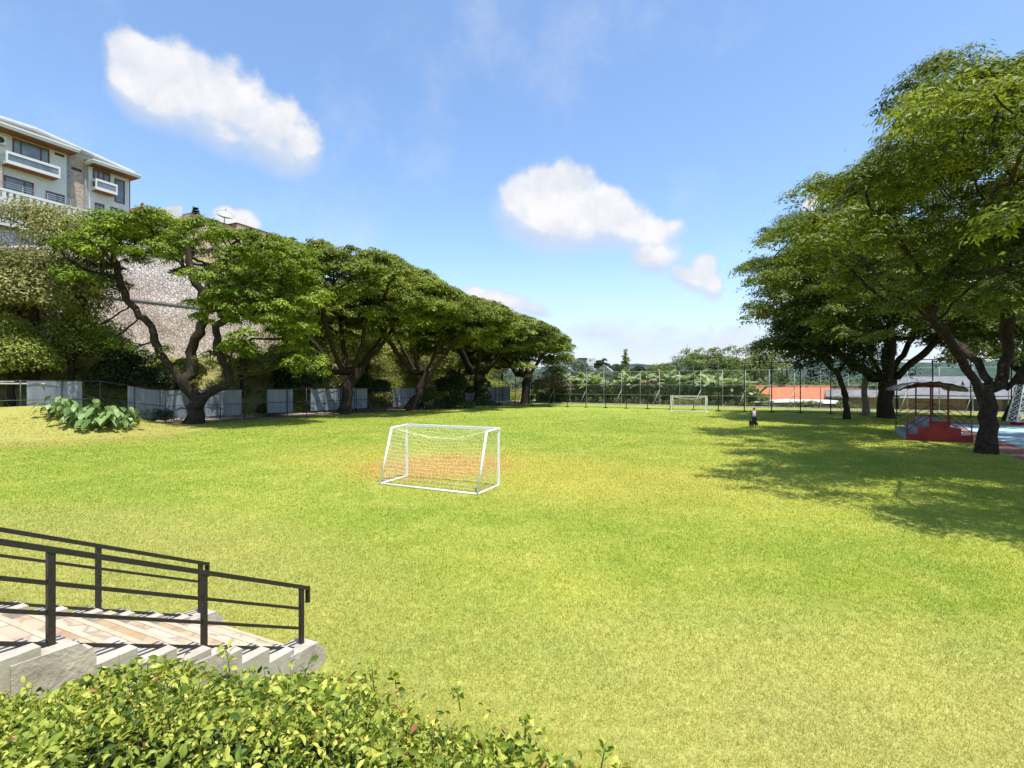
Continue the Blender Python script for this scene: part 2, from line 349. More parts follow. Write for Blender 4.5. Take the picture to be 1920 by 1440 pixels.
# lawn colour shared by the ground and the grass blades
def lawn_color(nt, blade=False):
    N = nt.nodes; L = nt.links
    g = N.new('ShaderNodeNewGeometry'); pos = g.outputs['Position']
    sp = N.new('ShaderNodeSeparateXYZ'); L.new(pos, sp.inputs[0])
    def M(op, a, b=None, c=None):
        n = N.new('ShaderNodeMath'); n.operation = op
        for i, v in enumerate((a, b, c)):
            if v is None: continue
            if isinstance(v, (int, float)): n.inputs[i].default_value = v
            else: L.new(v, n.inputs[i])
        return n.outputs[0]
    def mix(f, a, b):
        n = N.new('ShaderNodeMix'); n.data_type = 'RGBA'
        if isinstance(f, float): n.inputs['Factor'].default_value = f
        else: L.new(f, n.inputs['Factor'])
        for s, v in ((6, a), (7, b)):
            if isinstance(v, tuple): n.inputs[s].default_value = (*v, 1)
            else: L.new(v, n.inputs[s])
        return n.outputs[2]
    def sm(v, lo, hi):
        n = N.new('ShaderNodeMapRange'); n.interpolation_type = 'SMOOTHSTEP'; n.inputs['From Min'].default_value = lo; n.inputs['From Max'].default_value = hi
        L.new(v, n.inputs['Value']); return n.outputs[0]
    al = M('MULTIPLY_ADD', sp.outputs[0], float(FD[0]), M('MULTIPLY', sp.outputs[1], float(FD[1])))
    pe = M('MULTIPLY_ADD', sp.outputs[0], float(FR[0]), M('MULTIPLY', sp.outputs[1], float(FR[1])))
    n1 = tex_noise(nt, .16, 5, .6, pos); n2 = tex_noise(nt, .75, 5, .65, pos); n3 = tex_noise(nt, 7.0, 4, .6, pos)
    base = mix(sm(n1, .36, .66), (.238, .300, .040), (.362, .376, .066))
    nb = tex_noise(nt, .42, 6, .7, pos)
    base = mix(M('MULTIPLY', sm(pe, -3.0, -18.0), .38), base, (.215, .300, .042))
    base = mix(M('MULTIPLY', sm(nb, .46, .68), .5), base, (.210, .282, .042))
    base = mix(M('MULTIPLY', sm(n2, .45, .72), .55), base, (.43, .42, .105))
    def ell(px_al, px_pe, ra, rp, soft=.5):
        a = M('DIVIDE', M('SUBTRACT', al, px_al), ra); b = M('DIVIDE', M('SUBTRACT', pe, px_pe), rp)
        r = M('MULTIPLY_ADD', a, a, M('MULTIPLY', b, b))
        r = M('ADD', r, M('MULTIPLY_ADD', n2, 1.3, -.65)); r = M('ADD', r, M('MULTIPLY_ADD', n1, 1.0, -.5))
        return sm(r, 1.0+soft, 1.0-soft)
    base = mix(M('MULTIPLY', ell(18.2, -13.0, 5.0, 10.5, .9), .45), base, (.47, .375, .075))
    base = mix(M('MULTIPLY', ell(17.3, -14.5, 3.4, 3.0, .9), M('MULTIPLY_ADD', sm(n3, .35, .6), .45, .42)), base, (.46, .25, .085))
    base = mix(M('MULTIPLY', ell(63, 12, 5, 6, .9), .4), base, (.46, .40, .08))
    base = mix(M('MULTIPLY', ell(5.5, 4.0, 4.0, 7.0, 1.0), .48), base, (.47, .41, .17))
    base = mix(M('MULTIPLY', ell(13.4, -50, 10, 12.5, .35), .8), base, (.36, .32, .095))       # the mound
    base = mix(M('MULTIPLY', ell(3.0, -12, 4.5, 8.0, .9), .5), base, (.40, .35, .12))       # the bank by the steps
    # bare earth under the trees along the left fence and right side
    dirt = M('MULTIPLY', M('MULTIPLY', sm(pe, -45.5, -50.0), sm(al, 20.5, 25.0)), sm(n2, .25, .5))
    base = mix(dirt, base, (.19, .145, .09))
    stripe = sm(M('SINE', M('MULTIPLY', pe, 2.6)), -.6, .6)
    base = mix(M('MULTIPLY', M('MULTIPLY', stripe, sm(pe, -4.0, 4.0)), .12), base, (.52, .50, .11))
    if blade:
        a = N.new('ShaderNodeAttribute'); a.attribute_name = 'tint'
        base2 = N.new('ShaderNodeMix'); base2.data_type = 'RGBA'; base2.blend_type = 'MULTIPLY'; base2.inputs['Factor'].default_value = 1
        L.new(base, base2.inputs[6]); L.new(ramp(nt, a.outputs['Fac'], [(0, (.95, 1.0, .75)), (.6, (1.34, 1.28, 1.15)), (1, (1.8, 1.62, 1.9))]), base2.inputs[7])
        return base2.outputs[2], n3
    m2 = N.new('ShaderNodeMix'); m2.data_type = 'RGBA'; m2.blend_type = 'MULTIPLY'; m2.inputs['Factor'].default_value = 1
    n4 = tex_noise(nt, 26.0, 4, .7, pos); nn = M('MULTIPLY_ADD', n3, .5, M('MULTIPLY', n4, .5))
    L.new(base, m2.inputs[6]); L.new(ramp(nt, nn, [(.34, (.62, .68, .6)), (.5, (.96, .97, .93)), (.66, (1.25, 1.2, 1.4))]), m2.inputs[7])
    return m2.outputs[2], nn
def lawn_mats():
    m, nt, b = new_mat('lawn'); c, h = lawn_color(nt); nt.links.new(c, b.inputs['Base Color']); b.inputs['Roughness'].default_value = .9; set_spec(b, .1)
    bump(nt, b, h, .8, .05)
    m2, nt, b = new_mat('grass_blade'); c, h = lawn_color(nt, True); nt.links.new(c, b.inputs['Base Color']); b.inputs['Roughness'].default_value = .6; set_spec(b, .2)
    t = nt.nodes.new('ShaderNodeBsdfTranslucent'); nt.links.new(c, t.inputs[0]); mx = nt.nodes.new('ShaderNodeMixShader'); mx.inputs[0].default_value = .45
    nt.links.new(b.outputs[0], mx.inputs[1]); nt.links.new(t.outputs[0], mx.inputs[2]); nt.links.new(mx.outputs[0], nt.nodes['Material Output'].inputs[0])
    return m, m2
M_lawn, M_blade = lawn_mats()

# ------------------------------------------------------------------ ground
SO = np.array((-2.67, 6.37)); SU = np.array((.434, .901)); SV = np.array((-.901, .434))   # stairs: foot, downhill, to the left
def sstep(x, a, b):
    t = np.clip((x-a)/(b-a), 0, 1); return t*t*(3-2*t)
def ground_z(x, y):
    x = np.asarray(x, float); y = np.asarray(y, float)
    s = -((x-SO[0])*SU[0] + (y-SO[1])*SU[1])
    w = (x-SO[0])*SV[0] + (y-SO[1])*SV[1]
    s2 = s - .25*np.sin(w*.35) - .4*sstep(w, 2.5, 8)
    soft = np.where(s2 < .8, np.maximum(s2+.5, 0)**2/(2*1.3*1.0), s2-.15)     # rounded foot
    z = np.clip(soft, 0, None)*.48; z = 1.72 - np.log1p(np.exp(-np.clip((z-1.72)*6, -60, 60)))/6*1.0 if False else np.minimum(z, 1.72)
    on_stair = (w > -.45) & (w < 2.35)
    z = np.where(on_stair, np.clip(np.minimum(z, s*.48-.18), 0, None), z)
    # grassy mound by the left fence
    r = ((x+36.5)/13.0)**2 + ((y-38.5)/8.6)**2
    z = z + 1.95*np.cos(np.clip(np.sqrt(r), 0, 1)*math.pi/2)**2
    # lower ground beyond the back fence, right
    al = x*FD[0]+y*FD[1]; pe = x*FR[0]+y*FR[1]
    z = z - 2.3*sstep(al, 86.8, 90.5)*sstep(pe, -18, -12)*sstep(pe, 13, 8)
    z = z + 4*sstep(al, 150, 260)*sstep(pe, 40, -40)
    return z
def axis(lo, f0, f1, st, mid0, mid1, st2, hi):
    a = np.arange(f0, f1, st); b = np.arange(f1, mid1, st2); c = np.arange(mid0, f0, st2)
    far = np.geomspace(mid1, hi, 26); near = -np.geomspace(-mid0, -lo, 26)[::-1]
    return np.unique(np.round(np.concatenate([near, c, a, b, far]), 4))
def make_ground():
    xs = axis(-3000, -16, 10, .3, -110, 110, 1.6, 3000); ys = axis(-3000, -3, 17, .3, -40, 125, 1.6, 4000)
    X, Y = np.meshgrid(xs, ys); Z = ground_z(X, Y); nx, ny = len(xs), len(ys)
    V = np.stack([X.ravel(), Y.ravel(), Z.ravel()], 1)
    i = (np.arange(ny-1)[:, None]*nx + np.arange(nx-1)[None, :]).ravel()
    Fc = np.concatenate([np.stack([i, i+1, i+nx+1], 1), np.stack([i, i+nx+1, i+nx], 1)])
    me = tri_mesh('ground', V, Fc); me.polygons.foreach_set('use_smooth', np.ones(len(Fc), bool))
    tag(link('ground', me, M_lawn), 'wide green and yellowish sports lawn', kind='structure')
make_ground()

def in_stairs(x, y):
    s = -((x-SO[0])*SU[0] + (y-SO[1])*SU[1]); w = (x-SO[0])*SV[0] + (y-SO[1])*SV[1]
    return (w > -.3) & (w < 2.2) & (s > -.3)
def make_grass():
    r = rng_(5); Vs = []; Ts = []
    n = 950000; Y0, Y1 = 3.4, 74.0
    y = Y0*np.exp(r.random(n)*math.log(Y1/Y0)); x = (r.random(n)*2-1)*(y*1.08+.6)
    pe = x*FR[0]+y*FR[1]; al = x*FD[0]+y*FD[1]
    k = ~in_stairs(x, y) & (pe > -49.5+2*r.random(n)) & ~((pe > 4.0) & (al > 40.6) & (al < 47.8) & (pe < 7.6)) & ~((pe > 7.4) & (al < 63))
    k &= r.random(n) < np.clip((Y1-y)/30, 0, 1)
    x, y = x[k], y[k]; n = len(x); z = ground_z(x, y)
    a = r.random(n)*2*math.pi; hh = (.046+.0006*y)*(.5+r.random(n)*.9); ww = (.0012*y)*(.6+.8*r.random(n)); ln = r.normal(size=(n, 2))*.62
    P = np.stack([x, y, z-.004], 1); D = np.stack([np.cos(a), np.sin(a), np.zeros(n)], 1)*ww[:, None]*.5
    tip = P + np.stack([ln[:, 0]*hh, ln[:, 1]*hh, hh*np.clip(1-.3*(ln**2).sum(1), .35, 1)], 1)
    Vs.append(np.stack([P-D, P+D, tip], 1).reshape(-1, 3)); Ts.append(r.random(n))
    V = np.concatenate(Vs); n = len(V)//3
    me = tri_mesh('lawn_grass', V, np.arange(3*n).reshape(-1, 3), np.concatenate(Ts))
    tag(link('lawn_grass', me, M_blade), 'short mown grass blades of the lawn', kind='stuff')
make_grass()

def sheet(name, quad, z, mat, label=None):
    m = MB(); m.add([(p[0], p[1], z) for p in quad], [(0, 1, 2, 3)]); o = m.build(name, mat); return tag(o, label, kind='structure')
def strip(name, a0, a1, p0, p1, z, mat, label=None):
    return sheet(name, [fa(a0, p0), fa(a0, p1), fa(a1, p1), fa(a1, p0)], z, mat, label)
strip('court', 20, 63, 7.75, 30, .012, M_court_red, 'red sports court surround')
strip('court_surface', 24, 59.3, 9.2, 27, .018, M_court_blue, 'pale blue sports court playing surface')
strip('path', 20, 100, -56.8, -52.6, .012, M_pave, 'pale paved path behind the left fence')
m = MB(); m.box(fa(60, -56.9, .07), (80, .22, .16), math.atan2(FD[1], FD[0])); tag(m.build('path_kerb', M_kerb), 'yellow kerb along the paved path', kind='structure')
m = MB(); m.box(fa(85.6, -5, .06), (100, .5, .14), math.atan2(FR[1], FR[0])); tag(m.build('fence_kerb', M_kerb_white), 'pale concrete kerb under the rear fence', kind='structure')
strip('bare_ground', 83.6, 85.3, -52, 45, .008, M_mud, 'strip of bare pale earth before the rear fence')

# ------------------------------------------------------------------ hillside
def hill_xy(t, d): # t along the left fence, d outwards
    return fa(29.4+t, -51.2-d)
def hill_fade(t): return 1-sstep(t, 52, 78)
HP = [(5.4, -.05), (6.6, .9), (9, 3.6), (11.6, 6.4), (12.0, 6.6), (13.3, 6.8), (13.7, 12.3), (14.4, 12.6), (14.9, 12.7), (15.4, 18.2), (16.6, 19.0), (18, 19.8), (30, 20), (75, 20)]
def make_hill():
    ts = np.arange(-46, 84, 1.5); r = rng_(3); V = []; fs = []; pts = []
    for j, (d, z) in enumerate(HP): pts.append((d, z))
    for i, t in enumerate(ts):
        for d, z in HP:
            p = hill_xy(t, d + (r.normal()*.15 if d < 11 else 0)); V.append((p[0], p[1], z*hill_fade(t) + (r.normal()*.18 if 6 < d < 11 else 0)))
    k = len(HP)
    for i in range(len(ts)-1):
        for j in range(k-1): a = i*k+j; fs.append((a, a+k, a+k+1, a+1))
    m = MB(); m.add(V, fs, True); tag(m.build('hillside', plain('hill_earth', (.24, .22, .09), .95, .4, .8, .1, .6, 4)), 'steep overgrown slope left of the field', kind='structure')
make_hill()
def wall_slab(name, t0, t1, d0, d1, z0, z1, mat, label, cat='retaining wall'):
    m = MB(); n = int((t1-t0)/2)
    root = empty(name, hill_xy((t0+t1)/2, d0, z0) if False else fa(29.4+(t0+t1)/2, -51.2-d0, z0), label, cat)
    bt = .14*(z1-z0); q0 = -51.2-d0; al0 = 29.4+t0
    m.prism([fa(al0, q0, z0), fa(al0, q0-bt, z1), fa(al0, q0-bt-.55, z1), fa(al0, q0-bt-.55, z0)], (0, 0, 0), np.array((*FD, 0))*(t1-t0))
    m.build('wall_face', mat, root)
    mc = MB(); mc.box(fa(29.4+(t0+t1)/2, q0-bt-.24, z1+.09), (t1-t0, .7, .18), math.atan2(FD[1], FD[0]))
    mc.build('coping', M_concrete, root); return root
wall_slab('retaining_wall', -30, 13, 12.0, 12.65, 3, 12.7, M_rubble, 'lower rubble stone retaining wall on the slope behind the left trees')
wall_slab('retaining_wall', -30, 13, 14.0, 14.7, 11.5, 18.4, M_rubble, 'upper rubble stone retaining wall below the white houses')

# ------------------------------------------------------------------ houses on the hill
BA = np.array((.418, .908, 0)); BN = np.array((.908, -.418, 0)); B0 = np.array((-50., 49.7, 0)); BZ = np.array((0, 0, 1.))
BAX = (BA, -BN, BZ)                                   # local x along facade, y inwards
def bp(k, o, z): return B0 + BA*k + BN*o + BZ*z       # o = outwards from the facade
def bbox(mb, k0, k1, o0, o1, z0, z1): mb.box(bp((k0+k1)/2, (o0+o1)/2, (z0+z1)/2), (k1-k0, abs(o1-o0), z1-z0), ax=BAX)
def window(root, k0, k1, z0, z1, o=0.0, mull=(), name='window', f=.12):
    m = MB(); 
    bbox(m, k0, k1, o-.02, o+.07, z1-f, z1); bbox(m, k0, k1, o-.02, o+.07, z0, z0+f)
    bbox(m, k0, k0+f, o-.02, o+.07, z0+f, z1-f); bbox(m, k1-f, k1, o-.02, o+.07, z0+f, z1-f)
    for q in mull: kk = k0+(k1-k0)*q; bbox(m, kk-f/2, kk+f/2, o-.02, o+.06, z0+f, z1-f)
    w = m.build(name, M_frame, root)
    g = MB(); bbox(g, k0+f, k1-f, o-.015, o+.025, z0+f, z1-f); g.build('pane', M_glass, w); return w
def balcony(root, k0, k1, z, dep=1.15, o=0.0):
    m = MB(); bbox(m, k0, k1, o, o+dep, z, z+.32); b = m.build('balcony', M_plaster, root)
    m = MB(); bbox(m, k0+.12, k1-.12, o+.02, o+dep-.12, z-.06, z-.003); m.build('soffit', M_wood, b)
    m = MB(); bbox(m, k0, k1, o+dep-.08, o+dep, z+.95, z+1.2); bbox(m, k0, k0+.08, o+.05, o+dep-.08, z+.95, z+1.2); bbox(m, k1-.08, k1, o+.05, o+dep-.08, z+.95, z+1.2)
    bbox(m, k0, k0+.14, o+dep-.14, o+dep+.003, z+.32, z+.95); bbox(m, k1-.14, k1, o+dep-.14, o+dep+.003, z+.32, z+.95); m.build('rail', M_plaster, b)
    m = MB(); bbox(m, k0+.14, k1-.14, o+dep-.06, o+dep-.04, z+.34, z+.95); m.build('pane', M_glass, b)
def eave(root, k0, k1, z, dep=1.5, back=2.0):
    m = MB(); bbox(m, k0, k1, -back, dep, z+.05, z+.28); bbox(m, k0-.06, k1+.06, -back, dep+.08, z+.283, z+.46); e = m.build('roof_canopy', M_plaster, root)
    m = MB(); bbox(m, k0+.1, k1-.1, .0, dep-.1, z-.02, z+.047); m.build('soffit', M_wood, e)
def hill_house():
    root = empty('hillside_house', bp(4, 0, 20), 'large white modern house with brown soffits and balconies on the hilltop', 'house')
    m = MB(); bbox(m, -9, 5.4, -10, 0, 21.9, 28.75); bbox(m, 7.45, 11.5, -10, -.0, 21.9, 28.0); m.build('wall', M_plaster, root)
    m = MB(); bbox(m, -9, 11.5, -9.9, -.35, 19.5, 21.897); m.build('ground_storey', M_cream, root)
    m = MB(); bbox(m, 5.4, 5.85, -9, -.25, 21.9, 28.6); bbox(m, 7.15, 7.45, -9, -.25, 21.9, 28.0); m.build('grey_pier', M_concrete, root)
    m = MB(); bbox(m, 5.85, 7.15, -9, -.42, 20, 28.9); m.build('stone_pier', M_stonebrick, root)
    m = MB(); bbox(m, -2.2, -.0, -.9, .5, 20.5, 25.0); m.build('stone_pier', M_stonebrick, root)
    eave(root, -9, 5.9, 28.2, 1.45); eave(root, 7.2, 12.0, 27.75, 1.35)
    window(root, .95, 3.9, 25.4, 28.05, 0, (.22, .76)); window(root, -5, -2.5, 25.4, 28.0, 0, (.5,))
    window(root, 7.8, 9.5, 25.4, 27.65, 0, (.3, .62)); window(root, 9.95, 11.0, 24.6, 27.3, 0)
    window(root, .3, 2.6, 22.2, 24.1, 0, (.7,)); window(root, 3.6, 5.2, 21.9, 23.7, 0, (.6,)); window(root, 8.0, 8.9, 22.6, 23.9, 0, (.5,)); window(root, 9.5, 10.9, 22.4, 23.9, 0, (.5,))
    balcony(root, .05, 4.35, 25.0); balcony(root, 7.6, 9.75, 25.1, 1.0)
    for q in ((4.35, 5.2, -.03, .02, 27.75, 28.0), (6.0, 6.95, -.44, -.38, 26.9, 27.2), (6.5, 7.1, -.44, -.38, 21.9, 22.9)): m = MB(); bbox(m, *q); m.build('wall_vent', M_dark_slot, root)
    m = MB(); bbox(m, -1.2, .35, .02, .42, 26.9, 27.7)
    ac = m.build('air_conditioner', M_plaster, root)
    f = MB(); c = bp(-.1, .425, 27.3); f.tube([c, c+BN*.03], .3, 16); f.build('fan_grille', M_dark_slot, ac)
    # pitched roof behind the canopies
    prof = [bp(-9, -.4, 28.6), bp(-9, -.4, 28.93), bp(2.6, -.4, 29.5), bp(11.6, -.4, 28.5), bp(11.6, -.4, 28.1), bp(6, -.4, 28.6)]
    m = MB(); m.prism(prof, BN*0, -BN*9); m.build('gable', M_roof_grey, root)
    m = MB(); 
    for (k0, z0, k1, z1) in ((-9.3, 28.92, 2.6, 29.53), (2.6, 29.53, 11.9, 28.5)):
        m.prism([bp(k0, .5, z0), bp(k1, .5, z1), bp(k1, .5, z1+.22), bp(k0, .5, z0+.22)], BN*0, -BN*10.5)
    m.build('roof', M_roof_white, root)
    m = MB(); bbox(m, 11.5, 11.62, -3, -.02, 20, 28.0); m.build('drainpipe', M_frame, root)
hill_house()
def balustrade():
    root = empty('garden_wall', bp(2, 5.2, 19), 'white garden wall with slots and steel rail in front of the hilltop house', 'wall')
    m = MB(); bbox(m, -9, 14, 3.0, 3.25, 18.4, 20.95); 
    for i in range(46): k = -9+i*.5; bbox(m, k, k+.28, 3.0, 3.25, 20.95, 21.6)
    bbox(m, -9, 14, 2.98, 3.27, 21.6, 21.85); m.build('wall', M_plaster, root)
    m = MB()
    for h in (22.1, 22.3, 22.5): bbox(m, -9, 14, 3.1, 3.14, h, h+.04)
    for i in range(13): bbox(m, -9+i*1.9, -8.95+i*1.9, 3.1, 3.15, 21.85, 22.54)
    m.build('handrail', M_grey_steel, root)
balustrade()
def tile_house():
    root = empty('tiled_house', bp(14.5, -3, 20), 'small hilltop house with a red tiled hip roof', 'house')
    m = MB(); bbox(m, 12.9, 17, -7, -1, 19.5, 24.4); m.build('wall', M_cream, root)
    a = [bp(12.2, -.2, 24.3), bp(17.4, -.2, 24.3), bp(17.4, -7.6, 24.3), bp(12.2, -7.6, 24.3), bp(14.6, -3, 26.1), bp(15.2, -4.5, 26.1)]
    m = MB(); m.add(a, [(0, 1, 4), (1, 2, 5, 4), (2, 3, 5), (3, 0, 4, 5), (3, 2, 1, 0)]); rf = m.build('roof', M_tile_red, root)
    m = MB(); m.tube([bp(14.7, -3.1, 26.0), bp(14.7, -3.1, 26.5)], [.25, .1], 8); m.build('finial', M_tile_red, rf)
    m = MB(); bbox(m, 12.2, 17.4, -.22, -.16, 24.12, 24.3); m.build('fascia', M_frame, root)
tile_house()
def parapet_house():
    root = empty('parapet_house', bp(17, -1, 20), 'white angled parapet wall beside the red tiled roof on the hill', 'house')
    m = MB(); m.prism([bp(15.6, -1.4, 22), bp(18.6, -1.4, 22), bp(18.6, -1.4, 27.0), bp(18.2, -1.4, 27.0), bp(15.6, -1.4, 25.7)], BN*0, -BN*4)
    m.build('wall', M_plaster, root)
    r2 = empty('flat_roofed_house', bp(27, 0, 20), 'long low salmon coloured flat roofed building along the hilltop', 'house')
    m = MB(); bbox(m, 18.7, 40, -8, 0, 19.5, 25.6); m.build('wall', M_salmon, r2)
    m = MB(); bbox(m, 18.7, 25.4, -8, .12, 25.603, 25.85); bbox(m, 25.4, 40.2, -8, .12, 25.603, 26.5); m.build('parapet', M_salmon, r2)
    m = MB(); bbox(m, 18.7, 25.3, -8, .2, 25.853, 25.98); bbox(m, 25.3, 40.3, -8, .2, 26.503, 26.62); m.build('coping', M_tile_red, r2)
parapet_house()
def dish():
    c = bp(24.0, -.6, 26.0)
    root = empty('satellite_dish', c, 'grey mesh satellite dish on the flat roof of the salmon building', 'satellite dish')
    m = MB(); m.tube([c, c+BZ*.9], .06, 8); m.build('mast', M_grey_steel, root)
    m = MB(); prof = []
    rings = 5; seg = 20; up = np.array((.35, -.35, .87)); up /= np.linalg.norm(up); u = np.cross(up, (0, 1., 0)); u /= np.linalg.norm(u); w = np.cross(up, u); cc = c+BZ*1.0
    vs = [cc]; fs = []
    for i in range(1, rings+1):
        for j in range(seg):
            a = j*2*math.pi/seg; rr = 1.35*i/rings; vs.append(cc + rr*(math.cos(a)*u+math.sin(a)*w) + up*.24*rr*rr)
    for j in range(seg): fs.append((0, 1+j, 1+(j+1) % seg))
    for i in range(rings-1):
        for j in range(seg): a = 1+i*seg; fs.append((a+j, a+seg+j, a+seg+(j+1) % seg, a+(j+1) % seg))
    m.add(vs, fs, True); m.build('reflector', M_grey_steel, root, normals=False)
    m = MB()
    for j in (0, 7, 13): m.tube([vs[1+(rings-1)*seg+j], cc+up*1.1], .02, 4)
    m.tube([cc+up*1.05, cc+up*1.25], .08, 8); m.build('feed_horn', M_grey_steel, root)
dish()

# ------------------------------------------------------------------ trees
def skeleton(paths, pads, r, step=.6, up=.12, extra=3, kill=1.0, spread=.5):
    """space colonisation from the given limb polylines to the pads; returns nodes, parents"""
    P = []; par = []
    for pi, path in enumerate(paths):
        path = np.array(path, float); prev = None
        if pi > 0: # root the limb on the nearest existing node
            d = np.linalg.norm(np.array(P)-path[0], axis=1); prev = int(d.argmin()); seq = [P[prev]] + list(path)
        else: seq = list(path)
        for a, b in zip(seq[:-1], seq[1:]):
            n = max(1, int(np.linalg.norm(b-a)/step))
            for q in range(n+1 if prev is None else n):
                f = q/n if prev is None else (q+1)/n
                P.append(a + (b-a)*f); par.append(-1 if prev is None else prev); prev = len(P)-1
    att = []
    for (x, y, z, rx, rz) in pads:
        att.append((x, y, z-.25*rz))
        for _ in range(extra): a = r.random()*6.28; q = rx*spread*math.sqrt(r.random())*1.5; att.append((x+q*math.cos(a), y+q*math.sin(a), z-.2*rz+r.normal()*.1))
    att = np.array(att); alive = np.ones(len(att), bool); P = [np.array(p) for p in P]
    NP = np.array(P); best = np.full(len(att), 1e9); bi = np.zeros(len(att), int)
    D = np.linalg.norm(att[:, None]-NP[None], axis=2); bi = D.argmin(1); best = D.min(1)
    for it in range(140):
        alive &= best > kill
        if not alive.any(): break
        new = []
        for n in np.unique(bi[alive]):
            sel = alive & (bi == n); v = att[sel]-P[n]; v = v/np.linalg.norm(v, axis=1)[:, None]; v = v.sum(0)
            L = np.linalg.norm(v)
            if L < 1e-3: v = att[np.where(sel)[0][0]]-P[n]; L = np.linalg.norm(v)
            v = v/L + np.array((0, 0, up)) + r.normal(size=3)*.14; v /= np.linalg.norm(v)
            new.append((P[n]+v*step, n))
        k0 = len(P)
        for p, n in new: P.append(p); par.append(int(n))
        NP = np.array([p for p, _ in new]); D = np.linalg.norm(att[:, None]-NP[None], axis=2); m = D.min(1); j = D.argmin(1)
        upd = m < best-1e-6; best[upd] = m[upd]; bi[upd] = j[upd]+k0
        if not upd[alive].any(): break
    return np.array(P), np.array(par)

def wood_mesh(P, par, r0, r, rmin=.018, flare=1.5, sides=7, e=2.25):
    n = len(P); kids = [[] for _ in range(n)]
    for i, p in enumerate(par):
        if p >= 0: kids[p].append(i)
    rad = np.zeros(n); order = list(range(n))
    for i in reversed(order):
        rad[i] = (sum(rad[c]**e for c in kids[i]))**(1/e) if kids[i] else 1.0
    root = int(np.where(par < 0)[0][0]); k = r0/rad[root]
    rad = np.maximum(rad*k, rmin)
    z0 = P[root][2]
    rad = rad*(1+(flare-1)*np.exp(-np.maximum(P[:, 2]-z0, 0)/.55)*(np.linalg.norm(P[:, :2]-P[root][:2], axis=1) < 1.6))
    m = MB(); stack = [(root, None)]
    while stack:
        s, pr = stack.pop(); ch = [] if pr is None else [pr]
        c = s
        while True:
            ch.append(c)
            if not kids[c]: break
            ks = sorted(kids[c], key=lambda q: -rad[q])
            for o in ks[1:]: stack.append((o, c))
            c = ks[0]
        if len(ch) < 2: continue
        pts = P[ch]; rr = rad[ch].copy()
        if pr is not None: rr[0] = min(rr[0], rr[1]*1.35)
        if len(pts) > 3: pts[1:-1] = pts[1:-1] + r.normal(size=(len(pts)-2, 3))*np.minimum(rr[1:-1, None]*.25, .07)
        m.tube(pts, rr*(1+r.normal(size=len(rr))*.05), sides if rr.max() > .12 else (5 if rr.max() > .05 else 3), cap=False)
    return m

def pad_leaves(pads, r, tufts, per, ls, lw, tuft_r=.45, flat=.33, warm=.0):
    Cs, Ns, Ts = [], [], []
    for (x, y, z, rx, rz) in pads:
        tint0 = r.normal()*.13 + warm; nt_ = max(3, int(tufts*(rx/1.6)**2))
        a = r.random(nt_)*2*math.pi; q = np.sqrt(r.random(nt_))
        tx = x + rx*q*np.cos(a); ty = y + rx*q*np.sin(a); tz = z + rz*(1-q**2) - rz*.9*q**2 + r.normal(size=nt_)*rz*.18 - (r.random(nt_) < .25)*r.random(nt_)*rz*1.3
        for i in range(nt_):
            n = int(per*(.6+.8*r.random())); tr = tuft_r*(.7+.6*r.random())
            d = r.normal(size=(n, 3))*np.array((tr, tr, tr*flat))*.62
            rr2 = (d[:, 0]**2+d[:, 1]**2)/tr**2
            d[:, 2] -= rr2*tr*.28
            Cs.append(np.array((tx[i], ty[i], tz[i])) + d)
            out = np.stack([d[:, 0]/tr*.75+(tx[i]-x)/rx*.35, d[:, 1]/tr*.75+(ty[i]-y)/rx*.35, np.full(n, 1.0)], 1)
            Ns.append(out + r.normal(size=(n, 3))*.24)
            Ts.append(np.clip(.42+tint0+r.normal()*.12+r.normal(size=n)*.14, 0, 1))
    C = np.concatenate(Cs); N = np.concatenate(Ns); T = np.concatenate(Ts)
    n = len(C); return leaf_geo(C, N, ls*(.7+.6*r.random(n)), lw*(.7+.6*r.random(n)), T, r, .18, .12)

def dome_pads(r, cx, cy, R, z0, z1, n, pr=(1.3, 2.2), pz=.45, lower=.3, low_drop=(1.5, 5), Ry=None, hole=None, rough=.6, rmin=0, dmin=.95):
    out = []; Ry = Ry or R; tries = 0
    while len(out) < n and tries < n*60:
        tries += 1
        q = math.sqrt(rmin**2 + r.random()*(1-rmin**2)); a = r.random()*2*math.pi
        x, y = cx+R*q*math.cos(a), cy+Ry*q*math.sin(a)
        z = z0+(z1-z0)*math.sqrt(max(0, 1-q*q)) + r.normal()*rough
        if r.random() < lower:
            if q < .35: continue
            z -= low_drop[0]+(low_drop[1]-low_drop[0])*r.random()
        rx = pr[0]+(pr[1]-pr[0])*r.random()
        if any((x-o[0])**2+(y-o[1])**2+((z-o[2])*1.7)**2 < (rx*dmin)**2 for o in out): continue
        if hole and hole(960+F*x/y, 720-F*(z-EYE)/y, rx*F/y): continue
        out.append((x, y, z, rx, pz*(.7+.6*r.random())*rx/1.7))
    return out

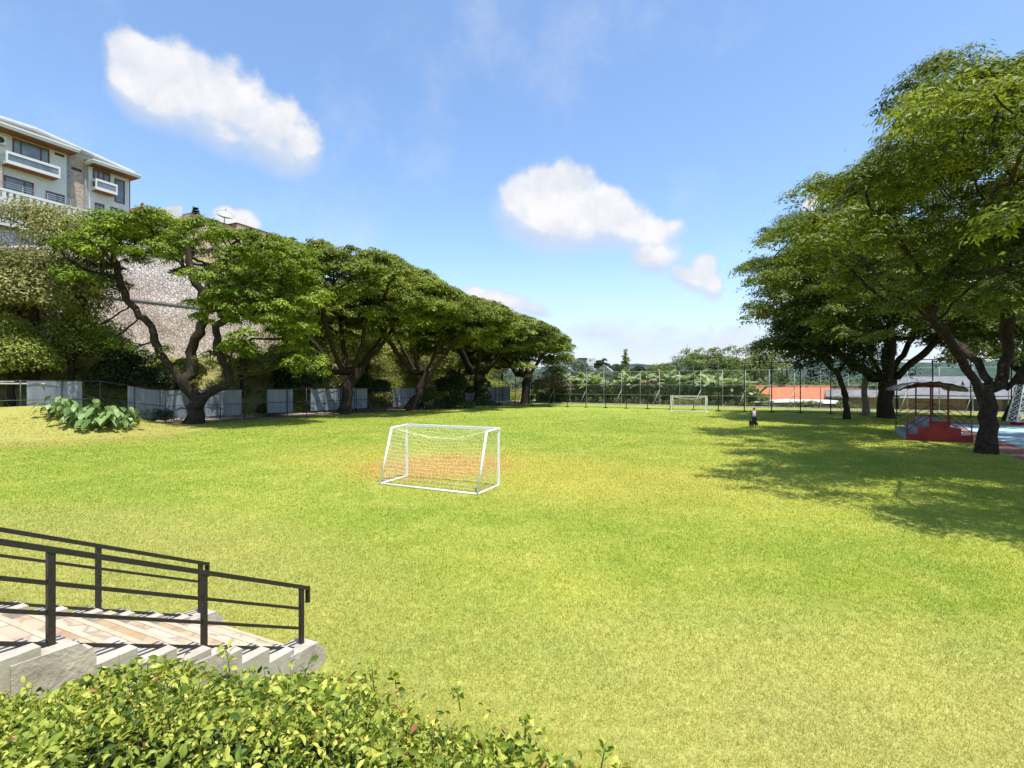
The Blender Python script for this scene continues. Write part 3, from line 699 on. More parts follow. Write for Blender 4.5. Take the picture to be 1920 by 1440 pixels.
def tree(name, label, cat, base, r0, paths, pads, seed, leafmat, barkmat=None, tufts=12, per=60, ls=.2, lw=.085, step=.6, group=None, tuft_r=.45, flat=.33, kill=1.0, warm=0, extra=3, flare=1.5):
    r = rng_(seed); root = empty(name, base, label, cat, group)
    P, par = skeleton(paths, pads, r, step=step, kill=kill, extra=extra)
    wood_mesh(P, par, r0, r, flare=flare).build('trunk', barkmat or M_bark, root, normals=False)
    V, Fc, T = pad_leaves(pads, r, tufts, per, ls, lw, tuft_r, flat, warm)
    link('crown', tri_mesh('crown', V, Fc, T), leafmat, root)
    return root
def limbs(base, h, n, r, spread=3.0, rise=3.0, lean=(0, 0)):
    b = np.array(base, float); f = b+np.array((lean[0], lean[1], h)); ps = [[b, b*.4+f*.6+np.array((r.normal()*.12, r.normal()*.12, 0)), f]]
    for i in range(n):
        a = 2*math.pi*(i+.6*r.random())/n; s = spread*(.6+.7*r.random())
        d = np.array((math.cos(a), math.sin(a), 0))
        ps.append([f+d*s*.25+np.array((0, 0, rise*.35)), f+d*s*.65+np.array((0, 0, rise*.8)), f+d*s+np.array((r.normal()*.3, r.normal()*.3, rise*1.25))])
    return ps

def right_out(px, py, q):
    o = np.interp(py, [60, 95, 150, 250, 350, 400, 460, 510, 600, 650, 720], [1905, 1800, 1690, 1620, 1535, 1480, 1408, 1396, 1425, 1450, 1510])
    o += 26*math.sin(py*.085)+12*math.sin(py*.19+1)
    return px - q*.62 < o or (py - q*.4 < 92 and px - q < 2010)
def left_out(px, py, q):
    if px + q*.7 > 1074: return True
    o = np.interp(px, [150, 300, 420, 500, 560, 700, 760, 840, 900, 1000, 1060, 1074], [376, 388, 413, 431, 442, 460, 488, 530, 555, 592, 632, 660])
    return py - q*.42 < o + 4*math.sin(px*.06)
# big rain tree on the right, in front
def px_path(Y, pts, dy=None):
    return [at(p[0], p[1], Y + (p[2] if len(p) > 2 else 0)) for p in pts]
def big_right():
    r = rng_(21); Y = 26.2
    paths = [px_path(Y, [(1850, 852), (1851, 815), (1847, 785), (1855, 760)]),
             px_path(Y, [(1840, 735), (1815, 690), (1790, 655, -.5), (1765, 620, -1.5), (1735, 575, -3)]),
             px_path(Y, [(1876, 720), (1884, 670, .5), (1888, 600, .5), (1892, 520, .5), (1885, 440, 0)]),
             px_path(Y, [(1888, 730), (1925, 680, -1), (1965, 630, -2)]),
             px_path(Y, [(1858, 722), (1835, 680, 2), (1800, 650, 4), (1750, 610, 7)])]
    pads = dome_pads(r, 27.0, 25.5, 15.5, 9.6, 21.4, 150, (1.3, 2.3), .5, .0, Ry=15.0, rough=.8, hole=right_out)
    pads += dome_pads(r, 26.5, 26.5, 14.0, 7.6, 16.0, 105, (1.2, 2.1), .45, .0, Ry=13.5, rough=1.1, rmin=.25, hole=right_out)
    pads += dome_pads(r, 24.5, 22.0, 8.5, 5.6, 9.5, 26, (1.0, 1.7), .4, .0, Ry=6, rough=.7, hole=lambda x, y, q: (x > 1720 and y > 600) or right_out(x, y, q))
    pads += dome_pads(r, 19.5, 16.5, 9.0, 8.8, 14.5, 100, (1.2, 2.0), .45, .15, (.8, 2.5), Ry=8.0, rough=.7, hole=right_out, dmin=.72)
    low_ = dome_pads(r, 24.5, 21.5, 7.5, 6.4, 10.2, 40, (1.0, 1.7), .42, .0, Ry=4.5, rough=.7, hole=lambda x, y, q: y > 618 or right_out(x, y, q))
    pads = [p for p in pads if not (1745 < 960+F*p[0]/p[1] < 1960 and 720-F*(p[2]-EYE)/p[1] > 575)] + low_
    tree('rain_tree', 'huge rain tree leaning over the red stand at the right edge', 'tree', paths[0][0], .39, paths, pads, 22, M_rain_big, tufts=13, per=80, ls=.21, lw=.078, step=.5, tuft_r=.56, flat=.22, flare=1.35)
    # stub of a cut limb and surface roots
big_right()
def right_second():
    r = rng_(31); b = gp(1662, 784)
    paths = limbs(b, 3.0, 6, r, 4.0, 4.0)
    pads = dome_pads(r, b[0]-.5, b[1], 15.0, 8.5, 18.0, 110, (1.6, 2.7), .5, .0, Ry=13, rough=.9, hole=right_out)
    pads += dome_pads(r, b[0]-1, b[1], 14.0, 6.4, 12.0, 75, (1.4, 2.4), .5, .0, Ry=11, rough=1.0, rmin=.3, hole=right_out)
    tree('rain_tree', 'broad rain tree with a thick dark trunk behind the red stand', 'tree', b, .72, paths, pads, 32, M_rain, tufts=13, per=46, ls=.36, lw=.16, step=.7, tuft_r=.62, warm=-.1, flare=1.15)
    r = rng_(33); b = gp(1588, 786)
    paths = [[b, b+np.array((-.1, 0, 2.2)), b+np.array((-.9, 0, 4.6))], [b+np.array((-2.4, 0, 6.0)), b+np.array((-4.5, 0, 7))], [b+np.array((.3, .2, 6.2)), b+np.array((1, 0, 8))]]
    pads = dome_pads(r, b[0]-3.6, b[1], 5.4, 5.4, 10.5, 44, (1.0, 1.6), .7, .4, (1, 3.0), Ry=4.5, rough=.6, hole=right_out)
    tree('shade_tree', 'small dark leaved tree with a thin curved trunk left of the thick trunk', 'tree', b, .26, paths, pads, 34, M_dark, tufts=12, per=40, ls=.3, lw=.17, step=.5, tuft_r=.6, flat=.8)
    r = rng_(35); b = gp(1624, 779.5)
    tree('shade_tree', 'slender brown trunk tree standing right behind the back fence', 'tree', b, .3, limbs(b, 4.2, 3, r, 2, 2), dome_pads(r, b[0], b[1], 4, 7, 10, 14, (1.1, 1.7), .7, .3, (1, 2)), 36, M_dark, M_bark_pale, tufts=10, per=34, ls=.34, lw=.18, tuft_r=.6, flat=.7)
    r = rng_(37); b = gp(1893, 790)
    tree('shade_tree', 'leaning dark tree at the far corner of the blue court', 'tree', b, .42, limbs(b, 4.0, 4, r, 3, 3, (1.2, 0)), dome_pads(r, b[0]+3, b[1], 8, 8, 13, 36, (1.3, 2.1), .6, .2, (1, 2.5)), 38, M_dark, tufts=11, per=40, ls=.34, lw=.16, tuft_r=.6, flat=.5)
right_second()

# left row
def left_row():
    r = rng_(41); Y = 45.5
    paths = [px_path(Y, [(362, 799), (366, 775), (374, 752)]),
             px_path(Y, [(355, 735), (338, 712, -.5), (312, 680, -1), (292, 640, -1), (284, 610, -1), (262, 590, -1), (238, 562, -1), (224, 520, -1), (214, 482, -1)]),
             px_path(Y, [(388, 740), (408, 728), (432, 720), (422, 690), (407, 655), (405, 612), (432, 595)]),
             px_path(Y, [(360, 700, .5), (356, 660, .5), (372, 625, .5), (384, 590, .5), (378, 545, .5), (352, 510, 0), (335, 490, 0)]),
             px_path(Y, [(392, 580, .5), (405, 540, .5), (396, 500, .5)]),
             px_path(Y, [(365, 520, .5), (352, 480, 1), (345, 440, 1)])]
    hole = lambda x, y, q: (205 < x < 345 and y > 480) or (345 <= x < 388 and y > 575) or y > 690 or left_out(x, y, q)
    pads = dome_pads(r, -28.3, 46, 10.2, 12.5, 19.2, 80, (1.2, 2.0), .42, .0, Ry=7.5, hole=hole, rough=.6)
    pads += dome_pads(r, -22.6, 45, 4.8, 6.0, 13.5, 58, (1.0, 1.7), .42, .25, (.5, 2.5), Ry=5, hole=hole, rough=.8)
    pads += dome_pads(r, -35.0, 45, 3.2, 15.8, 18.0, 10, (1.1, 1.7), .42, .0, Ry=3, rough=.4)
    pads += [(*at(px, py, Y-1), rr, .4) for px, py, rr in ((250, 655, 1.0), (208, 640, .9), (300, 652, .8), (185, 615, .9), (450, 640, 1.3), (560, 610, 1.5), (575, 560, 1.5), (520, 590, 1.4))]
    tree('rain_tree', 'nearest rain tree on the left with crooked bare limbs before the stone wall', 'tree', paths[0][0], .62, paths, pads, 42, M_rain_fresh, tufts=13, per=62, ls=.27, lw=.12, step=.5, tuft_r=.48, flat=.3)
    def mk(px, py, R, z0, z1, n, seed, label, mat, dx=0, rt=.6, h=3.6, per=46, ls=.36, lw=.16, spread=5, warm=0, lean=(0, 0), low=40, lz=(9.6, 14.5)):
        r = rng_(seed); b = gp(px, py); c = b + np.array((dx, 0, 0))
        pads = dome_pads(r, c[0]+.8, c[1]-2.0, R, z0, z1, n, (1.5, 2.5), .45, .0, Ry=R*.68, rough=.7, hole=left_out)
        pads += dome_pads(r, c[0], c[1]-2.5, R*.92, lz[0], lz[1], low, (1.3, 2.1), .42, .0, Ry=R*.6, rough=.9, rmin=.4, hole=left_out)
        return tree('rain_tree', label, 'tree', b, rt, limbs(b, h, 7, r, spread, 5.6, lean), pads, seed+1, mat, tufts=12, per=per, ls=ls, lw=lw, step=.65, tuft_r=.58, flat=.3, warm=warm)
    mk(646, 776, 11.5, 12.0, 22.0, 110, 51, 'olive toned rain tree, second trunk of the left row', M_rain_warm, dx=-.5, rt=.62, h=3.2, lean=(.3, 0))
    mk(768, 769, 10.5, 11.5, 21.0, 95, 61, 'rain tree on a leaning trunk, third of the left row', M_rain_warm, dx=1.5, rt=.6, h=3.3, warm=.02, lean=(1.6, 0))
    mk(899, 761, 11.0, 10.5, 20.0, 90, 71, 'ivy wrapped rain tree, fourth trunk of the left row', M_rain, dx=1.0, rt=.7, per=40, ls=.42, lw=.19, lean=(-.3, 0), lz=(8, 13))
    mk(985, 757.0, 12.5, 9.5, 18.5, 95, 81, 'dark rain tree at the far end of the left row', M_rain, dx=1.0, rt=.75, per=38, ls=.46, lw=.21, warm=-.1, low=52, lz=(6.0, 12))
left_row()

def lobe_leaves(lobes, r, n, ls, lw, shell=.55, updir=.5):
    """leaves on ellipsoid lobes (x,y,z,rx,ry,rz)"""
    lobes = np.array(lobes, float); w = lobes[:, 3]*lobes[:, 4]; w = w/w.sum(); idx = r.choice(len(lobes), n, p=w); Lb = lobes[idx]
    d = r.normal(size=(n, 3)); d /= np.linalg.norm(d, axis=1)[:, None]; d[:, 2] = np.where(d[:, 2] < -.35, -d[:, 2], d[:, 2])
    q = 1-shell*r.random(n)**1.7
    C = Lb[:, :3] + d*q[:, None]*Lb[:, 3:6]
    N = d + np.array((0, 0, updir)) + r.normal(size=(n, 3))*.45
    lt = r.normal(size=len(lobes))*.13
    T = np.clip(.42 + lt[idx] + r.normal(size=n)*.17, 0, 1)
    return leaf_geo(C, N, ls*(.6+.8*r.random(n)), lw*(.6+.8*r.random(n)), T, r, .2, .1)
def lobes_for(c, R, h, k, r, small=.5):
    out = []
    for _ in range(k):
        a = r.random()*6.28; q = math.sqrt(r.random()); z = h*(.25+.7*r.random()*(1-q*q*.7)); s = R*small*(.6+.7*r.random())
        out.append((c[0]+R*.75*q*math.cos(a), c[1]+R*.75*q*math.sin(a), c[2]+z, s, s, s*.75))
    return out
def leafy_tree(name, label, cat, base, R, h, seed, mat, n=9000, ls=.3, lw=.15, trunk_h=None, rt=.25, group=None, k=22, small=.42, crown_z=None, bark=None):
    r = rng_(seed); root = empty(name, base, label, cat, group); b = np.array(base, float)
    th = trunk_h if trunk_h is not None else h*.3; z0 = b[2]+th*.8
    lb = lobes_for((b[0], b[1], z0), R, b[2]+h-z0, k, r, small)
    pads = [(x, y, z, rx*.7, rz*.4) for (x, y, z, rx, ry, rz) in lb]
    P, par = skeleton([[b, b+np.array((r.normal()*.15, r.normal()*.15, th))]], pads, r, step=.6, kill=.8, extra=2)
    wood_mesh(P, par, rt, r).build('trunk', bark or M_bark, root, normals=False)
    V, Fc, T = lobe_leaves(lb, r, n, ls, lw); link('crown', tri_mesh('crown', V, Fc, T), mat, root); return root
def shrub(name, label, cat, base, R, h, seed, mat, n=2500, ls=.2, lw=.1, group=None, k=8):
    r = rng_(seed); root = empty(name, base, label, cat, group); b = np.array(base, float)
    lb = lobes_for((b[0], b[1], b[2]-.05*h), R, h*.85, k, r, .5); m = MB()
    for q in range(7):
        a = r.random()*6.28; m.tube([b, b+np.array((math.cos(a)*R*.3, math.sin(a)*R*.3, h*.4)), b+np.array((math.cos(a)*R*.55, math.sin(a)*R*.55, h*.75))], [.05, .035, .015], 5)
    m.build('stems', M_bark, root, normals=False)
    V, Fc, T = lobe_leaves(lb, r, n, ls, lw); link('foliage', tri_mesh('foliage', V, Fc, T), mat, root); return root

def hill_pt(t, d):
    p = hill_xy(t, d); z = np.interp(d, [q[0] for q in HP], [q[1] for q in HP])*hill_fade(t); return np.array((p[0], p[1], z))
def hill_vegetation():
    def on_hill(px, d):     # point on the slope seen in photo column px at offset d
        u = (px-960)/F; t = -60.0
        best = min(np.arange(-40, 70, .25), key=lambda t: abs(hill_xy(t, d)[0]/max(hill_xy(t, d)[1], 1)-u)); return hill_pt(best, d)
    p = on_hill(62, 8.2); leafy_tree('hillside_tree', 'tall pale olive tree below the white house at the left edge', 'tree', p, 7.0, 18.6-p[2]+1.3, 101, M_olive, 32000, .30, .13, 5, .34, k=34, small=.36)
    p = on_hill(-40, 9.5); leafy_tree('hillside_tree', 'dark olive tree at the left frame edge behind the mound', 'tree', p, 5.0, 14, 102, M_bush, 16000, .28, .13, 4, .3, k=26)
    p = on_hill(140, 7.6); leafy_tree('hillside_tree', 'lower bushy green tree beside the stone wall on the slope', 'tree', p, 4.2, 9.0, 103, M_under, 15000, .26, .12, 3, .25, k=24)
    p = on_hill(20, 6.0); leafy_tree('hillside_tree', 'light green bushy tree above the leftmost grey panels', 'tree', p, 4.8, 9.0, 104, M_under, 16000, .26, .12, 3, .25, k=24)
    p = on_hill(250, 6.2); leafy_tree('hillside_tree', 'dark bushy tree behind the crooked limbs of the nearest left tree', 'tree', p, 3.4, 6.4, 105, M_dark, 11000, .26, .12, 2, .2, k=20)
    for i, (px, R, h) in enumerate(((335, 2.6, 5.2), (455, 3.2, 7), (520, 3.0, 7.5))):
        p = on_hill(px, 7.4); leafy_tree('hillside_tree', ('dense green tree on the slope right behind the nearest left trunk', 'leafy green tree on the slope between the first and second left trunks', 'bright bushy tree on the slope left of the second trunk')[i], 'tree', p, R, h, 110+i, M_under, 9000, .28, .13, 2, .2, k=18)
    # continuous undergrowth over the slope
    r = rng_(120); lb = []
    for t in np.arange(-20, 66, 1.25):
        for d in (5.6, 7.2, 8.8, 10.6):
            p = hill_pt(t+r.normal()*.6, d+r.normal()*.4)
            s = (.8+.7*r.random())*(.75 if d > 10 and -8 < t < 14 else 1)*(1.0 if t < 25 else 1.5); lb.append((p[0], p[1], p[2]+.3*s, s, s, s*.85))
    for t in np.arange(11.5, 66, 1.1):
        for d, z in ((12.9, 7.6), (13.4, 9.6), (13.7, 11.6), (14.9, 13.6), (15.2, 15.4), (15.5, 17.4)):
            p = hill_pt(t, d); s = 1.0+.6*r.random(); lb.append((p[0], p[1], z*hill_fade(t)+r.normal()*.3, s, s, s))
    for t in np.arange(-20, 66, 1.3):
        for d in (13.3, 16.0):
            if r.random() < (.5 if t < 14 else .85): p = hill_pt(t, d); s = .5+.5*r.random(); lb.append((p[0], p[1], p[2]+.2, s, s, s*.9))
    V, Fc, T = lobe_leaves(lb, r, 150000, .26, .12, shell=.35); tag(link('undergrowth', tri_mesh('undergrowth', V, Fc, T), M_under), 'tangled green undergrowth covering the slope', kind='stuff')
    # trees behind the left row hiding the lower hill
    for i, (px, d, R, h) in enumerate(((600, 9, 5.0, 11), (690, 9, 5.2, 11), (780, 9, 5.4, 11.5), (860, 8, 5, 10), (940, 9, 5, 9))):
        p = on_hill(px, d); leafy_tree('slope_tree', ('pale green bushy tree on the slope left of the second left trunk', 'pale green bushy tree on the slope between second and third trunks', 'pale green bushy tree on the slope behind the third leaning trunk', 'pale green bushy tree on the slope left of the ivy wrapped trunk', 'pale green bushy tree right of the ivy wrapped trunk')[i], 'tree', p, R, h, 130+i, M_under, 9000, .36, .17, 2.5, .25, k=20)
    dk = [(690, 768, 2.6, 5.2, 'round dark tree between the second and third left trunks'), (845, 764, 2.6, 5.4, 'round dark tree between the third leaning trunk and the ivy trunk'), (548, 773, 2.4, 6.0, 'drooping dark tree with thin stems left of the second trunk')]
    for i, (px, py, R, h, lab) in enumerate(dk):
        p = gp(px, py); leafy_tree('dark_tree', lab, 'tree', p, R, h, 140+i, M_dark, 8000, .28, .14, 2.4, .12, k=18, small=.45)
hill_vegetation()

def araucaria():
    b = bp(21.6, -3.2, 20); top = 28.1; root = empty('conifer', b, 'small dark conifer silhouetted on the hilltop beside the flat roofed house', 'tree'); r = rng_(150)
    m = MB(); m.tube([b, (b[0], b[1], top)], [.16, .03], 6); m.build('trunk', M_bark, root)
    C, N = [], []
    for z in np.arange(24.6, 27.9, .36):
        R = 1.45*(1-(z-24.2)/4.2)+.1
        for k in range(8):
            a = 2*math.pi*k/8+z*2
            for q in np.linspace(.15, 1, 14): C.append((b[0]+R*q*math.cos(a), b[1]+R*q*math.sin(a), z-.1*q+.25*q*q)); N.append((r.normal()*.4, r.normal()*.4, 1))
    C = np.array(C)+r.normal(size=(len(C), 3))*.05; V, Fc, T = leaf_geo(C, np.array(N), .34, .15, r.random(len(C))*.6, r); link('crown', tri_mesh('crown', V, Fc, T), M_dark, root)
araucaria()

# ------------------------------------------------------------------ fences
def left_fence():
    root = empty('boundary_fence', fa(50, -51.2), 'left boundary fence of steel posts and wires carrying grey sheet panels', 'fence')
    H = 3.0; A = lambda al, z: np.array((*fa(al, -51.2)[:2], z+min(.8, float(ground_z(*fa(al, -51.2)[:2])))))
    als = list(np.arange(8, 83, 2.45))
    for i, a in enumerate(als):
        m = MB(); m.tube([A(a, -.1), A(a, H+.05)], .045, 6)
        if i % 3 == 0: q = fa(a+.9, -50.4); m.tube([A(a, 1.5), np.array((q[0], q[1], float(ground_z(q[0], q[1]))))], .035, 5)
        m.build('post', M_dark_steel, root, normals=False)
    for z in (H, H*.52, .25):
        m = MB(); m.tube([A(a, z) for a in als], .025, 5); m.build('rail', M_dark_steel, root, normals=False)
    def al_of(px): # photo column -> position along the fence line
        u = (px-960)/F; return min(np.arange(5, 84, .05), key=lambda a: abs(fa(a, -51.2)[0]/fa(a, -51.2)[1]-u))
    for (x0, x1) in ((50, 155), (240, 455), (502, 551), (583, 690), (738, 791), (873, 957)):
        a0, a1 = al_of(x0), al_of(x1); n = max(1, int(round((a1-a0)/2.4))); r = rng_(int(x0))
        for k in range(n):
            b0 = a0+(a1-a0)*k/n+.03; b1 = a0+(a1-a0)*(k+1)/n-.03; m = MB(); g = 7; vs = []; fs = []
            for j in range(g+1):
                for i in range(g+1):
                    al = b0+(b1-b0)*i/g; z = .42+(H-.44)*j/g; off = -.10+.03*math.sin(i*1.3+k)+.012*r.normal()
                    p = fa(al, -51.2+off); vs.append((p[0], p[1], z+min(.8, float(ground_z(*fa(al, -51.2)[:2])))))
            for j in range(g):
                for i in range(g): q = j*(g+1)+i; fs.append((q, q+1, q+g+2, q+g+1))
            nn = len(vs); 
            vs2 = [(v[0]-FR[0]*.012, v[1]-FR[1]*.012, v[2]) for v in vs]
            m.add(vs, fs, True); m.add(vs2, [f[::-1] for f in fs], True); m.build('panel', M_panel, root, normals=False)
left_fence()

def mesh_wire(m, al, p0, p1, z0, z1, cell, w):     # chain link: thin diagonal wires
    nrm = np.array((FD[0], FD[1], 0)); H = z1-z0
    for sgn in (1, -1):
        for c in np.arange(p0-H, p1+H, cell):
            q0, q1 = c, c+H*1.0
            lo = max(q0, p0); hi = min(q1, p1)
            if hi-lo < .05: continue
            za, zb = (z0+(lo-c), z0+(hi-c)) if sgn > 0 else (z1-(lo-c), z1-(hi-c))
            A, B = fa(al, lo, za), fa(al, hi, zb); d = (B-A); d /= np.linalg.norm(d); s = np.cross(d, nrm)*w/2
            m.add([A-s, A+s, B+s, B-s], [(0, 1, 2, 3)])
def back_fences():
    root = empty('ball_fence', fa(71.6, 0), 'tall green ball stop fence behind the far goal', 'fence')
    AL = 71.6; H = 6.25; ps = list(np.arange(-50.2, 40, 3.15))
    for p in ps:
        m = MB(); m.tube([fa(AL, p, -.1), fa(AL, p, H)], .06, 6); m.box(fa(AL, p, .05), (.5, .5, .12)); m.build('post', M_green_steel, root, normals=False)
    for z, rr in ((H, .05), (H*.515, .035), (.12, .03)):
        m = MB(); m.tube([fa(AL, ps[0], z), fa(AL, ps[-1], z)], rr, 5); m.build('rail', M_green_steel, root, normals=False)
    m = MB(); mesh_wire(m, AL, ps[0], ps[-1], .1, H, .22, .006); m.build('wire_mesh', M_green_steel, root, normals=False)
    root = empty('rear_fence', fa(85.6, 0), 'pale galvanised mesh fence on a kerb before the banana plants', 'fence')
    AL = 85.6; H = 5.7; ps = list(np.arange(-50.5, 46, 3.3))
    for i, p in enumerate(ps):
        m = MB(); m.tube([fa(AL, p, 0), fa(AL, p, H)], .05, 6)
        if i % 2 == 0: m.tube([fa(AL, p, 2.6), fa(AL-1.0, p-.9, 0)], .05, 6)
        m.build('post', M_grey_steel, root, normals=False)
    for z, rr in ((H, .03), (H*.6, .022), (H*.3, .022)):
        m = MB(); m.tube([fa(AL, ps[0], z), fa(AL, ps[-1], z)], rr, 5); m.build('rail', M_grey_steel, root, normals=False)
    m = MB(); mesh_wire(m, AL, ps[0], ps[-1], .1, H, .30, .006); m.build('wire_mesh', M_grey_steel, root, normals=False)
back_fences()

# ------------------------------------------------------------------ goals
def goal(name, label, p_l, p_r, H, dtop, dbot, rad, cell, cw, back, seed):
    """p_l, p_r feet of the front posts; back = unit vector from the mouth to the rear"""
    a = np.array(p_l, float); b = np.array(p_r, float); k = np.array((back[0], back[1], 0.)); Z = np.array((0, 0, 1.))
    root = empty(name, (a+b)/2, label, 'goal'); m = MB(); r0 = rad
    for q in (a, b):
        m = MB(); m.bar(q, q+Z*H, rad*2, rad*2); m.build('post', M_white, root)
    m = MB(); m.bar(a+Z*H-(b-a)/np.linalg.norm(b-a)*rad, b+Z*H+(b-a)/np.linalg.norm(b-a)*rad, rad*2, rad*2); m.build('crossbar', M_white, root)
    for q in (a, b):
        m = MB(); m.tube([q+Z*(H-.002)+k*rad, q+Z*(H-.03)+k*dtop], rad*.8, 8); m.tube([q+Z*(H-.03)+k*dtop, q+k*dbot+Z*.03], rad*.9, 8); m.tube([q+k*dbot+Z*.03, q+k*rad+Z*.03], rad*.8, 8); m.build('side_frame', M_white, root)
    m = MB(); m.tube([a+k*dbot+Z*.03, b+k*dbot+Z*.03], rad*.8, 8); m.build('ground_bar', M_white, root)
    # net: roof that sags, back, two sides
    m = MB(); W = np.linalg.norm(b-a); nu = int(W/cell); r = rng_(seed)
    def P(u, v): # v: 0 crossbar, 1 rear top, 2 rear bottom
        base = a+(b-a)*u; sag = math.sin(math.pi*u)
        if v <= 1: 
            s = .30*sag*math.sin(math.pi*min(v, 1)*.5+.0)+.12*sag*math.sin(math.pi*v); return base+k*(dtop*v*(1-.12*sag))+Z*(H-.03*v-s)
        t = v-1; s0 = .30*sag*(1-t)**2
        return base+k*(dtop*(1-.12*sag)+(dbot-dtop+.12*dtop*sag)*t+.10*sag*math.sin(math.pi*t))+Z*((H-.03)*(1-t)+.03-s0+.0)
    nv1 = max(3, int(dtop/cell)); nv2 = int(H/cell)
    vv = list(np.linspace(0, 1, nv1+1))+list(np.linspace(1, 2, nv2+1))[1:]
    jit = r.normal(size=(nu+1, len(vv), 3))*cell*.12
    G = [[P(i/nu, v)+(jit[i, j] if 0 < i < nu and 0 < j < len(vv)-1 else 0) for j, v in enumerate(vv)] for i in range(nu+1)]
    for i in range(nu+1): m.tube(G[i], cw, 3, False)
    for j in range(len(vv)): m.tube([G[i][j] for i in range(nu+1)], cw*(2.0 if j == nv1 else 1), 3, False)
    for q in (a, b):
        for zz in np.arange(cell, H, cell):
            t = 1-zz/H; dd = dtop+(dbot-dtop)*t; m.tube([q+Z*zz, q+Z*(zz-.10)+k*dd*.5, q+Z*zz+k*dd], cw, 3, False)
        for f in np.arange(cell, dbot, cell):
            t0 = 0 if f < dtop else (f-dtop)/(dbot-dtop); m.tube([q+k*f+Z*((H-.03)*(1-t0)), q+k*f+Z*.03], cw, 3, False)
    m.build('net', M_net, root, normals=False); return root
gl, gr = gp(763, 894), gp(935, 911)
bd = np.array((-.40, -.915)); bd /= np.linalg.norm(bd)
goal('football_goal', 'white tubular football goal with sagging net in mid lawn', gl, gr, 2.0, .95, 1.62, .045, .13, .0045, bd, 7)
fl = fa(66.4, 10.0-2.1); fr = fa(66.4, 10.0+2.1)
def far_goal():
    c = gp(1290, 772.3); l = c-np.array((*FR, 0))*2.15; r_ = c+np.array((*FR, 0))*2.15
    goal('football_goal', 'distant white football goal before the tall green fence', l, r_, 2.0, .8, 1.3, .06, .2, .006, FD, 8)
far_goal()
def left_goal():
    Y = 39.0; a = at(75, 770, Y); a = gp(72, 0+800) if False else np.array(((72-960)/F*Y, Y, 0)); a[2] = float(ground_z(a[0], a[1]))-.1
    b = a+np.array((-2.9, -1.2, 0)); b[2] = float(ground_z(b[0], b[1]))-.1
    root = empty('old_goal', a, 'weathered white wooden goal frame half hidden behind the grassy mound', 'goal')
    H = at(0, 721, Y)[2]
    for q in (a, b): m = MB(); m.bar(q, (q[0], q[1], H), .1, .1); m.build('post', M_kerb_white, root)
    m = MB(); e = (b-a)/np.linalg.norm(b-a); m.bar(np.array((a[0], a[1], H+.05))-e*.4, np.array((b[0], b[1], H+.12))+e*.6, .1, .1); m.bar(np.array((b[0], b[1], H+.2))+e*.6, np.array((b[0], b[1], H+.2))-e*1.5+np.array((0, .3, -.05)), .08, .08); m.build('crossbar', M_kerb_white, root)
left_goal()

# ------------------------------------------------------------------ red stand with canopy
def stand():
    root = empty('spectator_stand', fa(44, 5.9), 'red and grey stepped spectator stand under a sheet canopy', 'spectator stand')
    a0, a1 = 40.8, 47.4; P = (4.2, 4.78, 5.35, 6.33, 6.85, 7.4); Z = (.41, .82, 1.23, .82, .41)
    ang = math.atan2(FD[1], FD[0])
    for i in range(5):
        m = MB(); p0, p1, z = P[i], P[i+1], Z[i]; m.box(fa((a0+a1)/2, (p0+p1)/2, z/2-.02), (a1-a0-.3, p1-p0, z+.04), ang); m.build('step', M_concrete, root)
    for e, s in ((a0, 1), (a1, -1)):
        prof = []
        for i in range(5): prof += [fa(e, P[i]-(.015 if i < 3 else 0), Z[i]+.015), fa(e, P[i+1]+(.015 if i >= 2 else 0) - (.015 if i < 2 else 0), Z[i]+.015)]
        prof = [fa(e, P[0]-.015, -.05)]+prof+[fa(e, P[5]+.015, -.05)]
        m = MB(); m.prism(prof, (0, 0, 0), np.array((*FD, 0))*.15*s); m.build('end_wall', M_red, root)
    H = 3.42; posts = [(a0+.1, 5.42), (a0+.1, 6.26), (a1-.1, 5.42), (a1-.1, 6.26)]
    for al, pe in posts:
        m = MB(); m.bar(fa(al, pe, 1.23), fa(al, pe, H), .07, .07); m.build('post', M_maroon, root)
    for al in (a0+.1, a1-.1):
        m = MB()
        for z in (1.75, 2.25, 2.75): m.bar(fa(al, 5.45, z), fa(al, 6.23, z), .04, .04)
        m.build('cross_rail', M_maroon, root)
        for (pt, pb) in ((5.42, 4.25), (6.26, 7.35)):
            m = MB(); m.bar(fa(al, pb, .35), fa(al, pb, 1.35), .05, .05)
            for dz in (0, -.38, -.72): m.bar(fa(al, pt, 2.3+dz), fa(al, pb, 1.34+dz), .04, .04)
            m.build('handrail', M_maroon, root)
    m = MB()
    for pe in (5.42, 6.26): m.bar(fa(a0-.4, pe, H-.03), fa(a1+.4, pe, H-.03), .06, .06)
    for al in np.linspace(a0-.3, a1+.3, 5): m.bar(fa(al, 4.2, H-.16), fa(al, 5.42, H+.12), .05, .05); m.bar(fa(al, 5.42, H+.12), fa(al, 6.26, H-.02), .05, .05)
    m.build('roof_frame', M_maroon, root)
    r = rng_(9); nu, nv = 22, 16; vs, vs2 = [], []; fs = []
    for i in range(nu+1):
        for j in range(nv+1):
            al = a0-.6+(a1-a0+1.2)*i/nu; q = j/nv; pe = 3.75+(7.3-3.75)*q; z = H+.30-2.0*(q-.48)**2 - .03*r.random()-.04*math.sin(j*2.6)-(.05*r.random() if j in (0, nv) else 0)
            p = fa(al+(r.normal()*.06 if i in (0, nu) else 0), pe+(r.normal()*.08 if j in (0, nv) else 0), z); vs.append(p); vs2.append(p-np.array((0, 0, .09)))
    for i in range(nu):
        for j in range(nv): q = i*(nv+1)+j; fs.append((q, q+1, q+nv+2, q+nv+1))
    m = MB(); m.add(vs, fs); m.add(vs2, [f[::-1] for f in fs]); m.build('canopy', M_thatch, root, normals=False)
stand()
